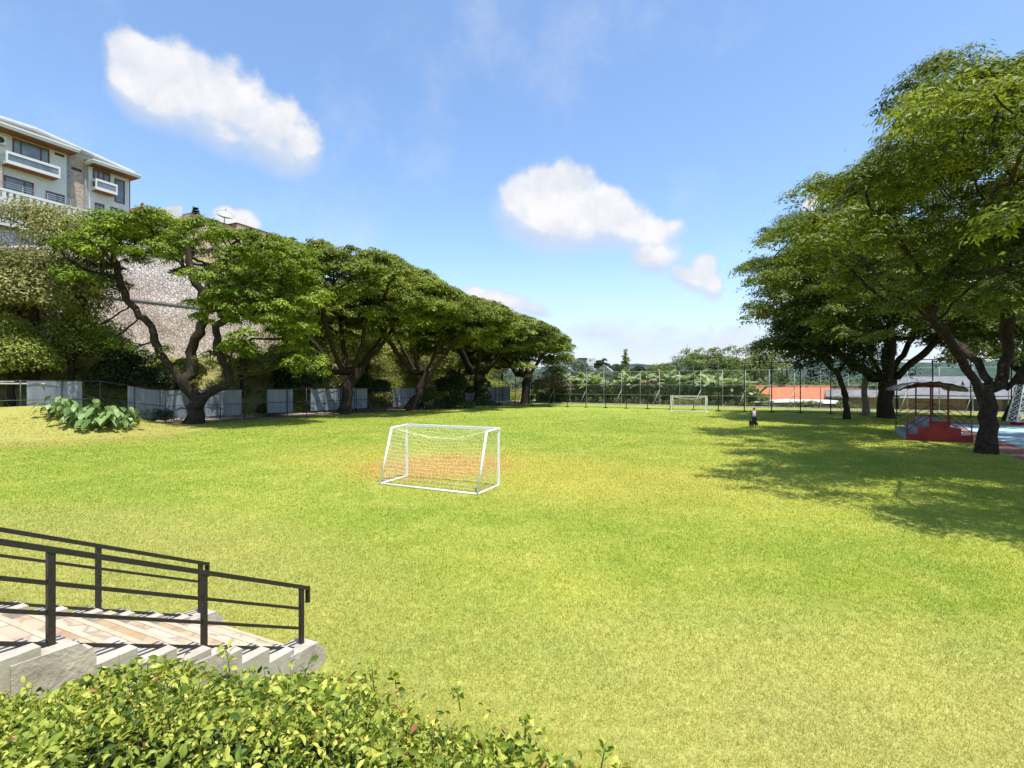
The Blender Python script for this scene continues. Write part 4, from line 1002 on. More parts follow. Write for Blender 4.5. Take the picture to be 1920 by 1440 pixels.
def hoop_tower():
    b = fa(60.5, 14.8); b = gp(1913, 797); root = empty('basketball_stand', b, 'white lattice steel basketball stand on a red plinth by the court', 'basketball stand')
    m = MB(); m.box((b[0]+1.0, b[1], .16), (2.6, 1.2, .32)); m.build('plinth', M_red, root)
    m = MB(); T = 3.5
    P0 = [np.array((b[0]-.75+dx, b[1]+dy, .32)) for dx in (0, .85) for dy in (-.45, .45)]; P1 = [np.array((b[0]+.0+dx, b[1]+dy, T)) for dx in (0, .1+.55) for dy in (-.3, .3)]
    for p, q in zip(P0, P1): m.bar(p, q, .09, .09)
    n = 6
    for (i, j) in ((0, 1), (2, 3), (0, 2), (1, 3)):
        for k in range(n):
            a = P0[i]+(P1[i]-P0[i])*k/n; c = P0[j]+(P1[j]-P0[j])*(k+1)/n; d = P0[j]+(P1[j]-P0[j])*k/n; m.bar(a, c, .045, .045); m.bar(a, d, .05, .05)
    for dx in (0, .65): m.bar((b[0]+dx, b[1], T), (b[0]+dx, b[1]+.1, T+.02), .05, .05)
    m.build('lattice_frame', M_white, root)
    m = MB(); m.bar((b[0]+.3, b[1]-.3, T), (b[0]+2.6, b[1]-1.9, T+.2), .1, .1); m.bar((b[0]+.3, b[1]+.3, T-.7), (b[0]+2.6, b[1]-1.7, T-.1), .1, .1); m.build('arm', M_white, root)
    m = MB(); m.box((b[0]+2.7, b[1]-2.0, T+.1), (1.8, .06, 1.1), math.atan2(FR[1], FR[0])+1.2); m.build('backboard', M_white, root)
hoop_tower()

# ------------------------------------------------------------------ stairs, railings
def st(s, w, z): p = SO - SU*s + SV*w; return np.array((p[0], p[1], z))
SAX = (np.array((-SU[0], -SU[1], 0)), np.array((SV[0], SV[1], 0)), np.array((0, 0, 1.)))
def sbox(m, s0, s1, w0, w1, z0, z1): m.box(st((s0+s1)/2, (w0+w1)/2, (z0+z1)/2), (s1-s0, abs(w1-w0), z1-z0), ax=SAX)
M_flags = [rubble('flagstone', a, 2.4, (.42, .34, .25), .25) for a in (((.48, .34, .20), (.56, .43, .28), (.62, .52, .39)), ((.58, .47, .35), (.64, .55, .43), (.68, .62, .52)), ((.46, .31, .18), (.55, .40, .25), (.60, .49, .36)), ((.50, .39, .28), (.58, .48, .36), (.63, .56, .46)))]
M_nosing = plain('pale_nosing', (.47, .38, .27), .9, .2, 6, .2, .2, 20)
def stairs():
    root = empty('garden_steps', st(1.8, .9, 0), 'pale flagstone garden steps between the black railings', 'steps')
    RI, GO = .162, .34; N = 11
    for i in range(N):
        m = MB(); s0 = -.1+i*GO; z = RI*(i+1); s1 = s0+GO if i < N-1 else s0+3.0
        sbox(m, s0, s1, .1, 1.78, z-RI-.06, z)
        m.build('step', M_flags[i % 4], root)
        m = MB(); sbox(m, s0-.03, s0+.025, .1, 1.78, z-.05, z+.006); m.build('nosing', M_nosing, root)
    for w0, w1 in ((-.2, .098), (1.782, 2.08)):
        m = MB()
        for i in range(N):
            s0 = -.1+i*GO; z = RI*(i+1)+.09; sbox(m, s0, s0+GO if i < N-1 else s0+3.0, w0, w1, -.2 if i < 3 else z-.9, z)
        m.build('side_kerb', plain('pale_kerb_stone', (.46, .41, .34), .9, .22, 4, .2, .3, 18), root)
        for sp in (0.0, 1.24, 2.5, 3.7):
            z = RI*(int((sp+.1)/GO)+1)+.05; m = MB(); n = 7; vs = []
            prof = [st(sp-.24, w0-.012, z-.3)]
            for k in range(n+1): t = k/n; prof.append(st(sp-.24+.12*math.sin(t*math.pi/2), w0-.012, z+.0+.13*(1-math.cos(t*math.pi/2)) if False else z-.02+.14*math.sin(t*math.pi/2)))
            prof += [st(sp+.30, w0-.012, z+.14), st(sp+.30, w0-.012, z-.3)]
            m.prism(prof, (0, 0, 0), SAX[1]*(w1-w0+.024)); m.build('post_block', M_stone_block, root)
M_stone_block = plain('rough_stone', (.47, .41, .34), .92, .35, 5, .15, .6, 22)
stairs()
def railing(w, label, s_list=(0.0, 1.24, 2.5, 3.76, 5.0)):
    root = empty('railing', st(0, w, .1), label, 'railing'); RI, GO = .162, .34; sl = .48
    zt = lambda s, h: .12+sl*max(min(s, 4.2), -1)+h
    for s in s_list:
        m = MB(); sb = zt(s, 0)+(.13 if s < 3.7 else .05) - .12; m.box(st(s, w, (sb+zt(s, .9))/2), (.05, .044, zt(s, .9)-sb), ax=SAX); m.box(st(s, w, sb+.006), (.12, .11, .014), ax=SAX); m.build('post', M_black, root)
    S1 = s_list[-1]
    m = MB(); m.bar(st(S1, w, zt(S1, .92)), st(4.2, w, zt(4.2, .92)), .055, .045); m.bar(st(4.2, w, zt(4.2, .92)), st(-.10, w, zt(-.10, .92)), .055, .045)
    m.bar(st(-.10, w, zt(-.10, .94)), st(-.10, w, zt(-.1, .74)), .05, .035); m.build('handrail', M_black, root)
    for h in (.65, .405, .155):
        m = MB(); m.bar(st(S1, w, zt(S1, h)), st(4.2, w, zt(4.2, h)), .03, .03); m.bar(st(4.2, w, zt(4.2, h)), st(.02, w, zt(.02, h)), .03, .03); m.build('rail', M_black, root)
railing(-.05, 'nearer black steel railing on the right side of the steps')
railing(1.93, 'farther black steel railing on the left side of the steps')

# ------------------------------------------------------------------ hedge
def hedge():
    r = rng_(77); root = empty('hedge', (-.9, 2.0, 1.3), 'low clipped hedge of glossy yellow green leaves in the foreground', 'hedge')
    far = [(-4.2, 2.36), (-3.0, 2.42), (-2.2, 2.40), (-1.6, 2.42), (-1.1, 2.46), (-.66, 2.44), (-.25, 2.27), (.1, 2.02), (.36, 1.80), (.55, 1.5), (.62, 1.15), (.6, .8)]
    fx = np.array([p[0] for p in far]); fy = np.array([p[1] for p in far])
    def ytop(x): return np.interp(x, fx, fy)
    n = 46000
    x = -4.2+4.82*r.random(n); y0 = .62; yt = ytop(x); y = y0+(yt-y0)*r.random(n)**.85
    hz = 2.225+.075*np.exp(-((x+1.15)/.85)**2)+.03*np.sin(x*3.1)+.045*np.sin(y*5+x*2)+.04*np.sin(x*7.3+1)
    edge = np.clip((yt-y)/.28, 0, 1); ex = np.clip((.62-x)/.2, 0, 1); e = np.minimum(edge, ex)
    z = hz-.16*(1-e)**2 - np.abs(r.normal(size=n))*.055 - (r.random(n) < .3)*r.random(n)*.28
    front = r.random(n) < .2
    y = np.where(front, yt-.03+.05*r.normal(size=n), y); z = np.where(front, hz-.1-.7*r.random(n), z)
    N = np.stack([r.normal(size=n)*.75, r.normal(size=n)*.75+.5*(1-e), np.ones(n)*.8], 1)
    # pointed oval leaves, two segments with a midrib fold
    def ovals(C, N, Ln, Wd, T, r):
        n = len(C); N = N/np.linalg.norm(N, axis=1)[:, None]; A = r.normal(size=(n, 3)); A[:, 2] = A[:, 2]*.5+.15; A -= N*(A*N).sum(1)[:, None]; A /= np.linalg.norm(A, axis=1)[:, None]; B = np.cross(N, A)
        Ln = Ln[:, None]; Wd = Wd[:, None]; cv = (r.random(n)*.9)[:, None]/np.maximum(Ln, .02)*.04 if False else (r.random(n)*.9)[:, None]; rows = []
        for f, wf in ((-.5, 0), (-.22, .82), (.08, 1.0), (.32, .6), (.52, 0)):
            mid = C+A*Ln*f-N*Ln*cv*f*f*1.6
            if wf == 0: rows.append(mid)
            else: rows += [mid+B*Wd*.5*wf+N*Wd*.16*wf, mid, mid-B*Wd*.5*wf+N*Wd*.16*wf]
        V = np.stack(rows, 1).reshape(-1, 3); i = (np.arange(n)*11)[:, None]
        tris = [(0,2,1),(0,3,2),(1,2,5),(1,5,4),(2,3,6),(2,6,5),(4,5,8),(4,8,7),(5,6,9),(5,9,8),(7,8,10),(8,9,10)]
        return V, (i[:, :, None]+np.array(tris)[None]).reshape(-1, 3), np.repeat(T, 12)
    Ln = np.clip(.031*np.exp(r.normal(size=n)*.36), .013, .07); depth = np.clip((hz-z)/.25, 0, 1)
    T = np.clip(.54+r.normal(size=n)*.32-.2*(r.random(n) < .22), 0, 1)
    V, Fc, Tt = ovals(np.stack([x, y, z], 1), N, Ln, Ln*(.36+.18*r.random(n)), T, r)
    link('leaves', tri_mesh('leaves', V, Fc, Tt), M_hedge, root)
    k = r.random(n) < .014; V, Fc, Tt = ovals(np.stack([x, y, z+.01], 1)[k], N[k], Ln[k]*.9, Ln[k]*.4, r.random(k.sum()), r)
    link('withered_leaves', tri_mesh('withered_leaves', V, Fc, Tt), M_hedge_red, root)
    # twigs
    m = MB()
    for i in range(900):
        q = r.integers(n); c = np.array((x[q], y[q], min(z[q], hz[q]-.02))); d = np.array((r.normal()*.35, r.normal()*.35, 1)); d /= np.linalg.norm(d); m.tube([c-d*.10, c+d*.05], [.0028, .0014], 3, False)
    # taller shoots with leaf pairs
    SC, SN, SL = [], [], []
    sh = [at(432, 1250, 2.3), at(470, 1255, 2.35), at(700, 1262, 2.4), at(742, 1262, 2.4), at(300, 1285, 2.2), at(150, 1290, 2.2), at(860, 1290, 2.25), at(1130, 1400, 1.85), at(1160, 1430, 1.8), at(690, 1300, 2.2), at(50, 1300, 2.3), at(985, 1340, 2.0), at(560, 1290, 2.25)]
    for i, b in enumerate(sh):
        h = (.15, .06, .10, .06, .07, .06, .06, .06, .05, .08, .07, .05, .06)[i]; d = np.array((r.normal()*.15, r.normal()*.1, 1)); b = b-np.array((0, 0, .05)); m.tube([b-d*.06, b+d*h*.5, b+d*h], [.003, .0022, .0014], 4, False)
        for f in np.linspace(.25, 1, 5):
            a = r.random()*6.28
            for s in (0, 1): aa = a+s*math.pi; o = np.array((math.cos(aa), math.sin(aa), .3))*.02; SC.append(b+d*h*f+o); SN.append((-math.cos(aa)*.5+r.normal()*.3, -math.sin(aa)*.5+r.normal()*.3, .8)); SL.append(.035+.022*r.random())
    m.build('twigs', plain('green_twig', (.16, .20, .06), .7, .3, 20), root, normals=False)
    SL = np.array(SL); V, Fc, Tt = ovals(np.array(SC), np.array(SN), SL, SL*.5, np.clip(.6+.2*r.normal(size=len(SL)), 0, 1), r)
    link('shoot_leaves', tri_mesh('shoot_leaves', V, Fc, Tt), M_hedge, root)
    # dark inner mass
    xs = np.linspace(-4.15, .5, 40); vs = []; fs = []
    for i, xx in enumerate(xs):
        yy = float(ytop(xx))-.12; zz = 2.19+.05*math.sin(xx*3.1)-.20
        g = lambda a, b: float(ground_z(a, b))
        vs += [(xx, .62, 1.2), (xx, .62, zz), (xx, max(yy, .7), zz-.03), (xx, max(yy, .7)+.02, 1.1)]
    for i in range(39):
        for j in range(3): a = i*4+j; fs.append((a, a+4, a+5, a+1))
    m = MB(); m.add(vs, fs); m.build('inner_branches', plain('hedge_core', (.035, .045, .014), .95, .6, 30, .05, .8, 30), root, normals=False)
hedge()

# ------------------------------------------------------------------ plants near the left fence
def arum_proto(seed):
    r = rng_(seed); root = empty('elephant_ear', (0, 0, 0), 'big leaved plant', 'plant', 'broad leaved plants beside the mound')
    m = MB(); LV, LF, LT = [], [], []; off = 0
    for i in range(17):
        a = 2.4*i+r.random()*.6; reach = .25+.95*r.random(); h = .55+1.15*r.random()*(1.25-reach*.55)
        d = np.array((math.cos(a), math.sin(a), 0)); tip = d*reach+np.array((0, 0, h)); m.tube([np.zeros(3), d*reach*.35+np.array((0, 0, h*.6)), tip], [.035, .025, .015], 5, False)
        ax = d*.8+np.array((0, 0, -.55-.4*r.random())); ax /= np.linalg.norm(ax); side = np.cross(ax, (0, 0, 1.)); side /= np.linalg.norm(side); nn = np.cross(side, ax); L = .46+.3*r.random(); W = L*.70
        rows = []
        for f, wf in ((-.28, .42), (-.1, .88), (.15, 1.0), (.42, .74), (.68, .40), (.95, .0)):
            c = tip+ax*L*f-np.array((0, 0, 1.))*L*.16*max(f, 0)**2
            rows += [c-side*W*.5*wf+nn*.10*wf*L+(nn*.02*r.normal()), c, c+side*W*.5*wf+nn*.10*wf*L+(nn*.02*r.normal())]
        LV += rows; t = np.clip(.45+.25*r.normal(), 0, 1)
        for q in range(5):
            for s in (0, 1): b = off+q*3+s; LF += [(b, b+1, b+4), (b, b+4, b+3)]; LT += [t, t]
        off += 18
    m.build('stalks', M_bush if False else plain('plant_stalk', (.10, .16, .05), .6, .2, 8), root, normals=False)
    link('leaves', tri_mesh('leaves', np.array(LV), np.array(LF), np.array(LT)), M_alo, root); return root
def arums():
    P = [arum_proto(201), arum_proto(202), arum_proto(203)]
    spots = [(118, 786, 1.0, 'broad leaved plant highest on the mound side, leftmost of the clump'), (150, 795, 1.1, 'broad leaved plant low on the mound slope in the clump'), (178, 792, 1.0, 'broad leaved plant rising in the middle of the clump, behind the front ones'), (190, 805, 1.15, 'pale broad leaved plant at the front foot of the mound'), (222, 806, 1.15, 'broad leaved plant at the right front of the clump by the bare earth'), (98, 782, .9, 'small broad leaved plant at the far left of the clump by the grey panels'), (135, 800, .95, 'low broad leaved plant at the left front of the clump on dry grass'), (205, 796, 1.05, 'tall broad leaved plant right of the middle of the clump'), (172, 806, .9, 'small front broad leaved plant below the middle of the clump'), (240, 800, .9, 'smaller broad leaved plant at the right end of the clump near the dark shrub')]
    r = rng_(204)
    for i, (px, py, s, lab) in enumerate(spots):
        o = P[i] if i < 3 else copy_tree(P[i % 3])
        u = (px-960)/F; g = None
        for Y in np.arange(30, 50, .1):       # first hit of the view ray with the ground
            z = EYE-(py-720)/F*Y
            if ground_z(u*Y, Y) >= z: g = (u*Y, Y, float(ground_z(u*Y, Y))-.05); break
        if g is None: g = tuple(gp(px, py))
        o.location = g; o.rotation_euler.z = r.random()*6; s *= .9; o.scale = (s, s, s); o['label'] = lab
arums()
def fence_shrubs():
    for i, (px, py, R, h, mat, lab, cat) in enumerate((
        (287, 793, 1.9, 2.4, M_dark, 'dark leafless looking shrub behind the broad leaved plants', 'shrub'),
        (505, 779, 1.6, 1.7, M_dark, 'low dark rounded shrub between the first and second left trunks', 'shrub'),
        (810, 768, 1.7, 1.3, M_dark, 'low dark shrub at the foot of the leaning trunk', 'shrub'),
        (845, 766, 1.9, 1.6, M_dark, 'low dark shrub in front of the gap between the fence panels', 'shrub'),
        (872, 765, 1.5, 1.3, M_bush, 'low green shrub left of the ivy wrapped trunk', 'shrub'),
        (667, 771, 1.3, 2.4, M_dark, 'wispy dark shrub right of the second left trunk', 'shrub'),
        (180, 790, 2.2, 2.6, M_bush, 'leafy shrub behind the broad leaved plants by the fence', 'shrub'))):
        b = gp(px, py); shrub('shrub', lab, cat, b, R, h, 210+i, mat, 3200, .2, .09)
    b = gp(899, 761); r = rng_(220); root = empty('ivy', b, 'dark climbing ivy wrapped around the fourth left trunk', 'climbing plant')
    lb = [(b[0]+r.normal()*.5, b[1]+r.normal()*.4-.2, .4+z, 1.1, 1.1, .8) for z in np.arange(0, 6.5, .5)]+[(b[0]+s*1.3, b[1], .4, 1.4, 1, .5) for s in (-1, 0, 1)]
    V, Fc, T = lobe_leaves(lb, r, 7000, .3, .2, .3, 0); link('foliage', tri_mesh('foliage', V, Fc, T), M_dark, root)
    p = fa(75.5, -55.2); root = empty('utility_pole', p, 'pale concrete utility poles standing behind the fence left of the ivy trunk', 'pole')
    for dx in (0,): m = MB(); m.tube([p, p+np.array((0, 0, 8.2))], [.17, .12], 10); m.build('shaft', M_kerb_white, root)
    m = MB(); m.box(p+np.array((0, 0, 7.6)), (1.6, .1, .12)); m.build('crossarm', M_grey_steel, root)
fence_shrubs()

# ------------------------------------------------------------------ beyond the rear fence
def banana_proto(seed, dry=False):
    r = rng_(seed); root = empty('banana_plant', (0, 0, 0), 'banana plant', 'banana plant', 'banana plants behind the rear fence'); H = 2.6
    m = MB(); m.tube([(0, 0, -.2), (.05, 0, H*.5), (.1, .05, H)], [.2, .16, .09], 8, False); m.build('stem', M_bark_pale, root, normals=False)
    V, Fc, T = [], [], []; off = 0
    for i in range(10):
        a = 2.4*i+r.random()*.5; el = (.35+.9*r.random()) if not dry else (-.2+.7*r.random()); L = 2.0+1.0*r.random(); W = .55+.15*r.random(); p = np.array((.1, .05, H-.1*r.random())); hd = np.array((math.cos(a), math.sin(a), 0)); sd = np.array((-math.sin(a), math.cos(a), 0)); n = 8; t = np.clip(.5+.25*r.normal(), 0, 1)
        for q in range(n+1):
            f = q/n; e = el-1.6*f*f*(.6+.4*r.random()); wf = math.sin(math.pi*min(1, .1+f*.9))**.6*W*.5*(1 if q < n else .05)
            if q: p = p+(hd*math.cos(e)+np.array((0, 0, 1.))*math.sin(e))*L/n
            dr = np.array((0, 0, -.28*wf/W*2*.5-.06*r.random())); V += [p-sd*wf+dr, p, p+sd*wf+dr]
        for q in range(n):
            for s in (0, 1):
                if r.random() < .06: continue
                b = off+q*3+s; tt = np.clip(t+.12*r.normal(), 0, 1); Fc += [(b, b+1, b+4), (b, b+4, b+3)]; T += [tt, tt]
        off += 3*(n+1)
    link('leaves', tri_mesh('leaves', np.array(V), np.array(Fc), np.array(T)), M_banana_dry if dry else M_banana, root); return root
def rear_vegetation():
    r = rng_(300); P = [banana_proto(301), banana_proto(302), banana_proto(303), banana_proto(304, True)]; used = [0]*4
    k = 0
    for pe in np.arange(-46, -9, .98):
        al = 88.0+2.2*r.random()+(1.6 if k % 2 else 0); t = 3 if k in (12, 20, 21, 29) else int(r.integers(3)); o = P[t] if not used[t] else copy_tree(P[t]); used[t] = 1
        p = fa(al, pe+r.normal()*.4); p[2] = float(ground_z(p[0], p[1])); s = 1.05+.55*r.random(); o.location = tuple(p); o.rotation_euler.z = r.random()*6.28; o.scale = (s, s, s)
        o['label'] = 'dry brown leaved banana plant behind the rear fence' if t == 3 else 'banana plant with broad arching leaves behind the rear fence'
        o['group'] = 'dry banana plants behind the rear fence' if t == 3 else 'banana plants behind the rear fence'
        k += 1
    for i, (px, Y, R, h, mat, lab, n, nm) in enumerate((
        (1035, 96, 3.6, 6.0, M_banana_dry, 'bare brownish tree at the left end of the rear fence', 2600, 'tree'),
        (1090, 112, 5.0, 8.0, M_far, 'rounded grey green tree below the distant white house', 6000, 'tree'),
        (1140, 116, 5.0, 7.5, M_far, 'rounded green tree below the pale gabled house', 6000, 'tree'),
        (1225, 120, 6.0, 7.0, M_far, 'wide low tree left of the flat topped trees', 6000, 'tree'),
        (1360, 86.5, 2.4, 3.4, M_dark, 'dark rounded bush right of the far goal behind the rear fence', 3500, 'shrub'),
        (1385, 88, 1.9, 3.0, M_dark, 'second dark bush right of the far goal, nearer the tiled house', 3000, 'shrub'),
        (1420, 95, 3.2, 6.0, M_bush, 'green tree left of the orange tiled house', 5000, 'tree'),
        (1463, 84, 1.6, 7.5, M_dark, 'thin dark tree on the pole left of the dark shade tree', 1800, 'tree'),
        (1055, 150, 6.5, 14, M_far, 'grey green round tree at the end of the left tree row', 5000, 'tree'))):
        b = np.array(((px-960)/F*Y, Y, 0)); b[2] = float(ground_z(b[0], b[1]))
        leafy_tree('background_tree' if nm == 'tree' else 'bush', lab, nm, b, R, h, 310+i, mat, n, .45, .2, h*.25 if nm == 'tree' else .4, .2, k=14, small=.45)
    for i, (px, Y, R, z1) in enumerate(((1290, 118, 7.5, 10.6), (1350, 112, 7.5, 10.8), (1405, 118, 7, 10.0), (1440, 108, 5, 11.2))):
        b = np.array(((px-960)/F*Y, Y, 0)); b[2] = float(ground_z(b[0], b[1])); rr = rng_(330+i)
        pads = dome_pads(rr, b[0], b[1], R, z1-4.5, z1, 26, (1.4, 2.2), .5, .3, (1, 2.5))
        tree('flat_topped_tree', ('spreading flat topped tree above the far goal, leftmost of the pale green ones', 'spreading flat topped tree right above the far goal posts', 'spreading flat topped tree beyond the green bushes right of the far goal', 'sparse feathery tree rising left of the dark shade tree')[i], 'tree', b, .3, limbs(b, 4, 4, rr, 3, 2), pads, 340+i, M_bush, tufts=9, per=22 if i < 3 else 9, ls=.5, lw=.22, step=.8, tuft_r=.8, flat=.35)
    b = np.array(((1172-960)/F*108, 108, 0.)); rr = rng_(371); root = empty('background_tree', b, 'pointed light green tree rising above the banana plants', 'tree')
    m = MB(); m.tube([b, b+np.array((.1, 0, 5)), b+np.array((0, 0, 10.6))], [.25, .15, .04], 6); m.build('trunk', M_bark, root, normals=False)
    lb2 = []
    for z in np.arange(2.2, 10.8, .42):
        w = 2.5*(1-(z-2.2)/9.2)**.8+.15
        for q in range(3): a = rr.random()*6.28; d = w*.6*rr.random(); lb2.append((b[0]+d*math.cos(a), b[1]+d*math.sin(a), z, w*.55, w*.55, .45))
    V, Fc, T = lobe_leaves(lb2, rr, 5000, .42, .2, .6); link('crown', tri_mesh('crown', V, Fc, T), M_bush, root)
    # thicket filling the gaps
    lb = []
    for pe in np.arange(-52, 2, 1.1):
        for q in range(3): p = fa(90.5+q*2.0+r.random(), pe); g = float(ground_z(p[0], p[1])); s = 1.1+.8*r.random(); lb.append((p[0], p[1], g+.6+q*.9, s, s, s*1.1))
    V, Fc, T = lobe_leaves(lb, r, 42000, .42, .2, .35); tag(link('thicket', tri_mesh('thicket', V, Fc, T), M_bush), 'mixed thicket behind the banana plants', kind='stuff')
    lb = []
    for pe in np.arange(-48, 4, .9): p = fa(87.2+.4*r.random(), pe); s = .5+.5*r.random(); lb.append((p[0], p[1], .2+float(ground_z(p[0], p[1])), s, s, s*1.2))
    V, Fc, T = lobe_leaves(lb, r, 16000, .26, .12, .4); tag(link('weeds', tri_mesh('weeds', V, Fc, T), M_bush), 'green weeds along the foot of the rear fence', kind='stuff')
    lb = []
    for pe in np.arange(-50, -8, .75):
        p = fa(87.6+1.6*r.random(), pe); s = .6+.7*r.random(); lb.append((p[0], p[1], .5+2.6*r.random(), s, s, s*1.2))
    V, Fc, T = lobe_leaves(lb, r, 22000, .34, .16, .5); tag(link('scrub', tri_mesh('scrub', V, Fc, T), M_bush), 'loose green scrub between the banana plants', kind='stuff')
    # far wood on low hills
    lb = []
    for _ in range(900):
        X = -60+330*r.random(); Y = 190+130*r.random(); g = float(ground_z(X, Y)); s = 2.2+2.2*r.random(); lb.append((X, Y, g+.8+s*.4, s, s, s*.9))
    for _ in range(420):
        X = 60+150*r.random(); Y = 120+70*r.random(); g = float(ground_z(X, Y)); s = 2.0+1.8*r.random(); lb.append((X, Y, g+.6+s*.4, s, s, s*.9))
    V, Fc, T = lobe_leaves(lb, r, 110000, 1.1, .6, .3); tag(link('far_wood', tri_mesh('far_wood', V, Fc, T), M_far), 'distant wooded hills beyond the field', kind='stuff')
    hs = MB(); nu, nv = 60, 14; vs = []; fs = []
    for i in range(nu+1):
        for j in range(nv+1):
            X = -250+900*i/nu; Y = 330+420*j/nv; h = (21+7*math.sin(i*.5)+6*math.sin(i*1.3+1))*math.sin(math.pi*j/nv)*sstep(X, -150, 60)-1; vs.append((X, Y, float(h)))
    for i in range(nu):
        for j in range(nv): q = i*(nv+1)+j; fs.append((q, q+nv+1, q+nv+2, q+1))
    hs.add(vs, fs, True); tag(hs.build('hills', plain('hazed_far_hill', (.055, .085, .07), .95, .45, .12, .1)), 'low green hills on the horizon with blue haze in their colour', kind='structure')  # blue of distance haze is mixed into the hill colour, no haze volume
rear_vegetation()

def gable_house(name, label, c, ax_ang, L, W, zb, ze, zr, wallm, roofm, ov=.5, windows=()):
    root = empty(name, (c[0], c[1], zb), label, 'house'); a = np.array((math.cos(ax_ang), math.sin(ax_ang), 0)); b = np.array((-a[1], a[0], 0)); C = np.array((c[0], c[1], 0.)); Z = np.array((0, 0, 1.))
    m = MB(); m.prism([C-b*W/2+Z*zb, C+b*W/2+Z*zb, C+b*W/2+Z*ze, C+Z*zr, C-b*W/2+Z*ze], -a*L/2, a*L/2); m.build('wall', wallm, root)
    m = MB(); sl = (zr-ze)/(W/2); e = W/2+ov
    for s in (-1, 1):
        m.prism([C+Z*(zr+.03), C+b*s*e+Z*(zr-sl*e+.03), C+b*s*e+Z*(zr-sl*e+.18), C+Z*(zr+.20)], -a*(L/2+ov), a*(L/2+ov))
    m.build('roof', roofm, root)
    for (k, z0, z1, w, s) in windows:
        m = MB(); m.box(C+a*k+b*s*(W/2+.03)+Z*(z0+z1)/2, (w, .06, z1-z0), ax=(a, b, Z)); m.build('window', M_glass, root)
    return root
def far_buildings():
    ang = math.atan2(FR[1], FR[0])
    p = at(1499, 740, 80); gable_house('tiled_house', 'low house with a bright orange tiled roof beyond the right fences', (p[0], p[1]+3.0), ang, 10.6, 7.0, -2.4, 1.0, 3.1, M_mud, M_tile)
    root = empty('awning', fa(90, -2), 'long white sheet awning in front of the orange tiled house', 'awning'); c = at(1490, 752, 76.5)
    m = MB(); n = 8; r = rng_(401); a = np.array((math.cos(ang), math.sin(ang), 0)); b = np.array((-a[1], a[0], 0)); vs = []; fs = []
    for i in range(n+1):
        for j in (0, 1): q = c+a*(-5.6+11.2*i/n)-b*(.2-2.4*j); vs.append((q[0], q[1], .75+.45*j+.06*r.normal()))
    for i in range(n): q = i*2; fs.append((q, q+2, q+3, q+1))
    m.add(vs, fs); m.add([(v[0], v[1], v[2]-.04) for v in vs], [f[::-1] for f in fs]); m.build('sheet', M_roof_white, root, normals=False)
    for i in range(5): m = MB(); q = c+a*(-5.4+10.8*i/4)-b*.1; m.tube([(q[0], q[1], -2.4), (q[0], q[1], .8)], .05, 6); m.build('post', M_grey_steel, root)
    p = at(1592, 745, 82); gable_house('tiled_house', 'small red roofed house behind the thin curved trunk', (p[0]+1, p[1]+4), ang, 7, 6, -2.4, 1.2, 2.6, M_brick, M_tile_red)
    p = at(1640, 742, 74); gable_house('brick_house', 'rough orange brick house behind the slender brown trunk', (p[0], p[1]+3), ang, 8, 6, -2.4, 1.7, 2.5, M_brick, M_roof_shed)
    # long brick shed with white roof
    L = 36; c = fa(93.6, 8.4+L/2)[:2]
    root = gable_house('brick_shed', 'long brown brick shed with white sheet roof behind the red stand', c, ang, L, 8, -.6, 2.0, 3.1, M_brick, M_roof_shed)
    a = np.array((math.cos(ang), math.sin(ang), 0)); b = np.array((-a[1], a[0], 0)); Z = np.array((0, 0, 1.)); C = np.array((*c, 0.))
    for k in (-10, -6.5, -2.5, 1.5, 5.5, 9.5):
        m = MB(); m.box(C+a*k-b*4.05+Z*.7, (1.5, .12, 1.9), ax=(a, b, Z)); m.build('door', M_dark_slot, root)
        m = MB(); m.box(C+a*(k+1.6)-b*4.06+Z*.7, (.4, .16, 2.3), ax=(a, b, Z)); m.build('pillar', M_mud, root)
    m = MB(); m.prism([C-b*4.1+Z*1.95, C-b*5.4+Z*1.6, C-b*5.4+Z*1.66, C-b*4.1+Z*2.0], -a*L/2, a*L/2); m.build('lean_to_roof', M_roof_shed, root)
    for i, (px, py, Y, L, W, h, lab) in enumerate(((1862, 722, 110, 9, 8, 3, 'wide pale roofed warehouse seen through the limbs of the huge right tree'), (1730, 714, 120, 16, 9, 3, 'pale pink walled house beyond the canopy of the stand'))):
        p = at(px, py, Y); gable_house('distant_house', lab, p, ang, L, W, p[2]-6, p[2]-1, p[2]+.8, M_salmon if i else M_plaster, M_roof_shed)
    # houses on the distant rise, left of centre
    p = at(1100, 682, 205); root = empty('distant_house', (p[0], p[1], 8), 'distant white flat roofed house with dark upper window on the wooded rise', 'house')
    m = MB(); m.box((p[0]-.5, p[1], 9.3), (5.6, 7, 5.4)); m.box((p[0]-2.0, p[1]+.2, 12.6), (2.6, 6.4, 1.2)); m.box((p[0]+1.2, p[1], 12.8), (3.8, 6.6, 1.9)); m.build('wall', M_plaster, root)
    m = MB(); m.box((p[0]-2.0, p[1], 13.55), (3.2, 7.6, .7)); m.build('roof', M_dark_slot, root)
    for dx in (-2.4, -.6): m = MB(); m.box((p[0]+dx, p[1]-3.53, 10.9), (1.2, .1, 1.3)); m.build('window', M_glass, root)
    m = MB(); m.box((p[0]+1.0, p[1]-3.33, 12.9), (.5, .1, .7)); m.build('window', M_glass, root)
    p = at(1135, 692, 165); gable_house('distant_house', 'distant pale gabled house with its gable towards the field', (p[0], p[1]), math.radians(75), 12, 8, 2, 6.4, 9.4, M_plaster, M_roof_grey, .8)
    p = at(1128, 674, 215); leafy_tree('background_tree', 'dark round tree beside the distant white house', 'tree', (p[0], p[1], 7.0), 4, 7.5, 420, M_dark, 2600, .8, .4, 2, .3, k=18)
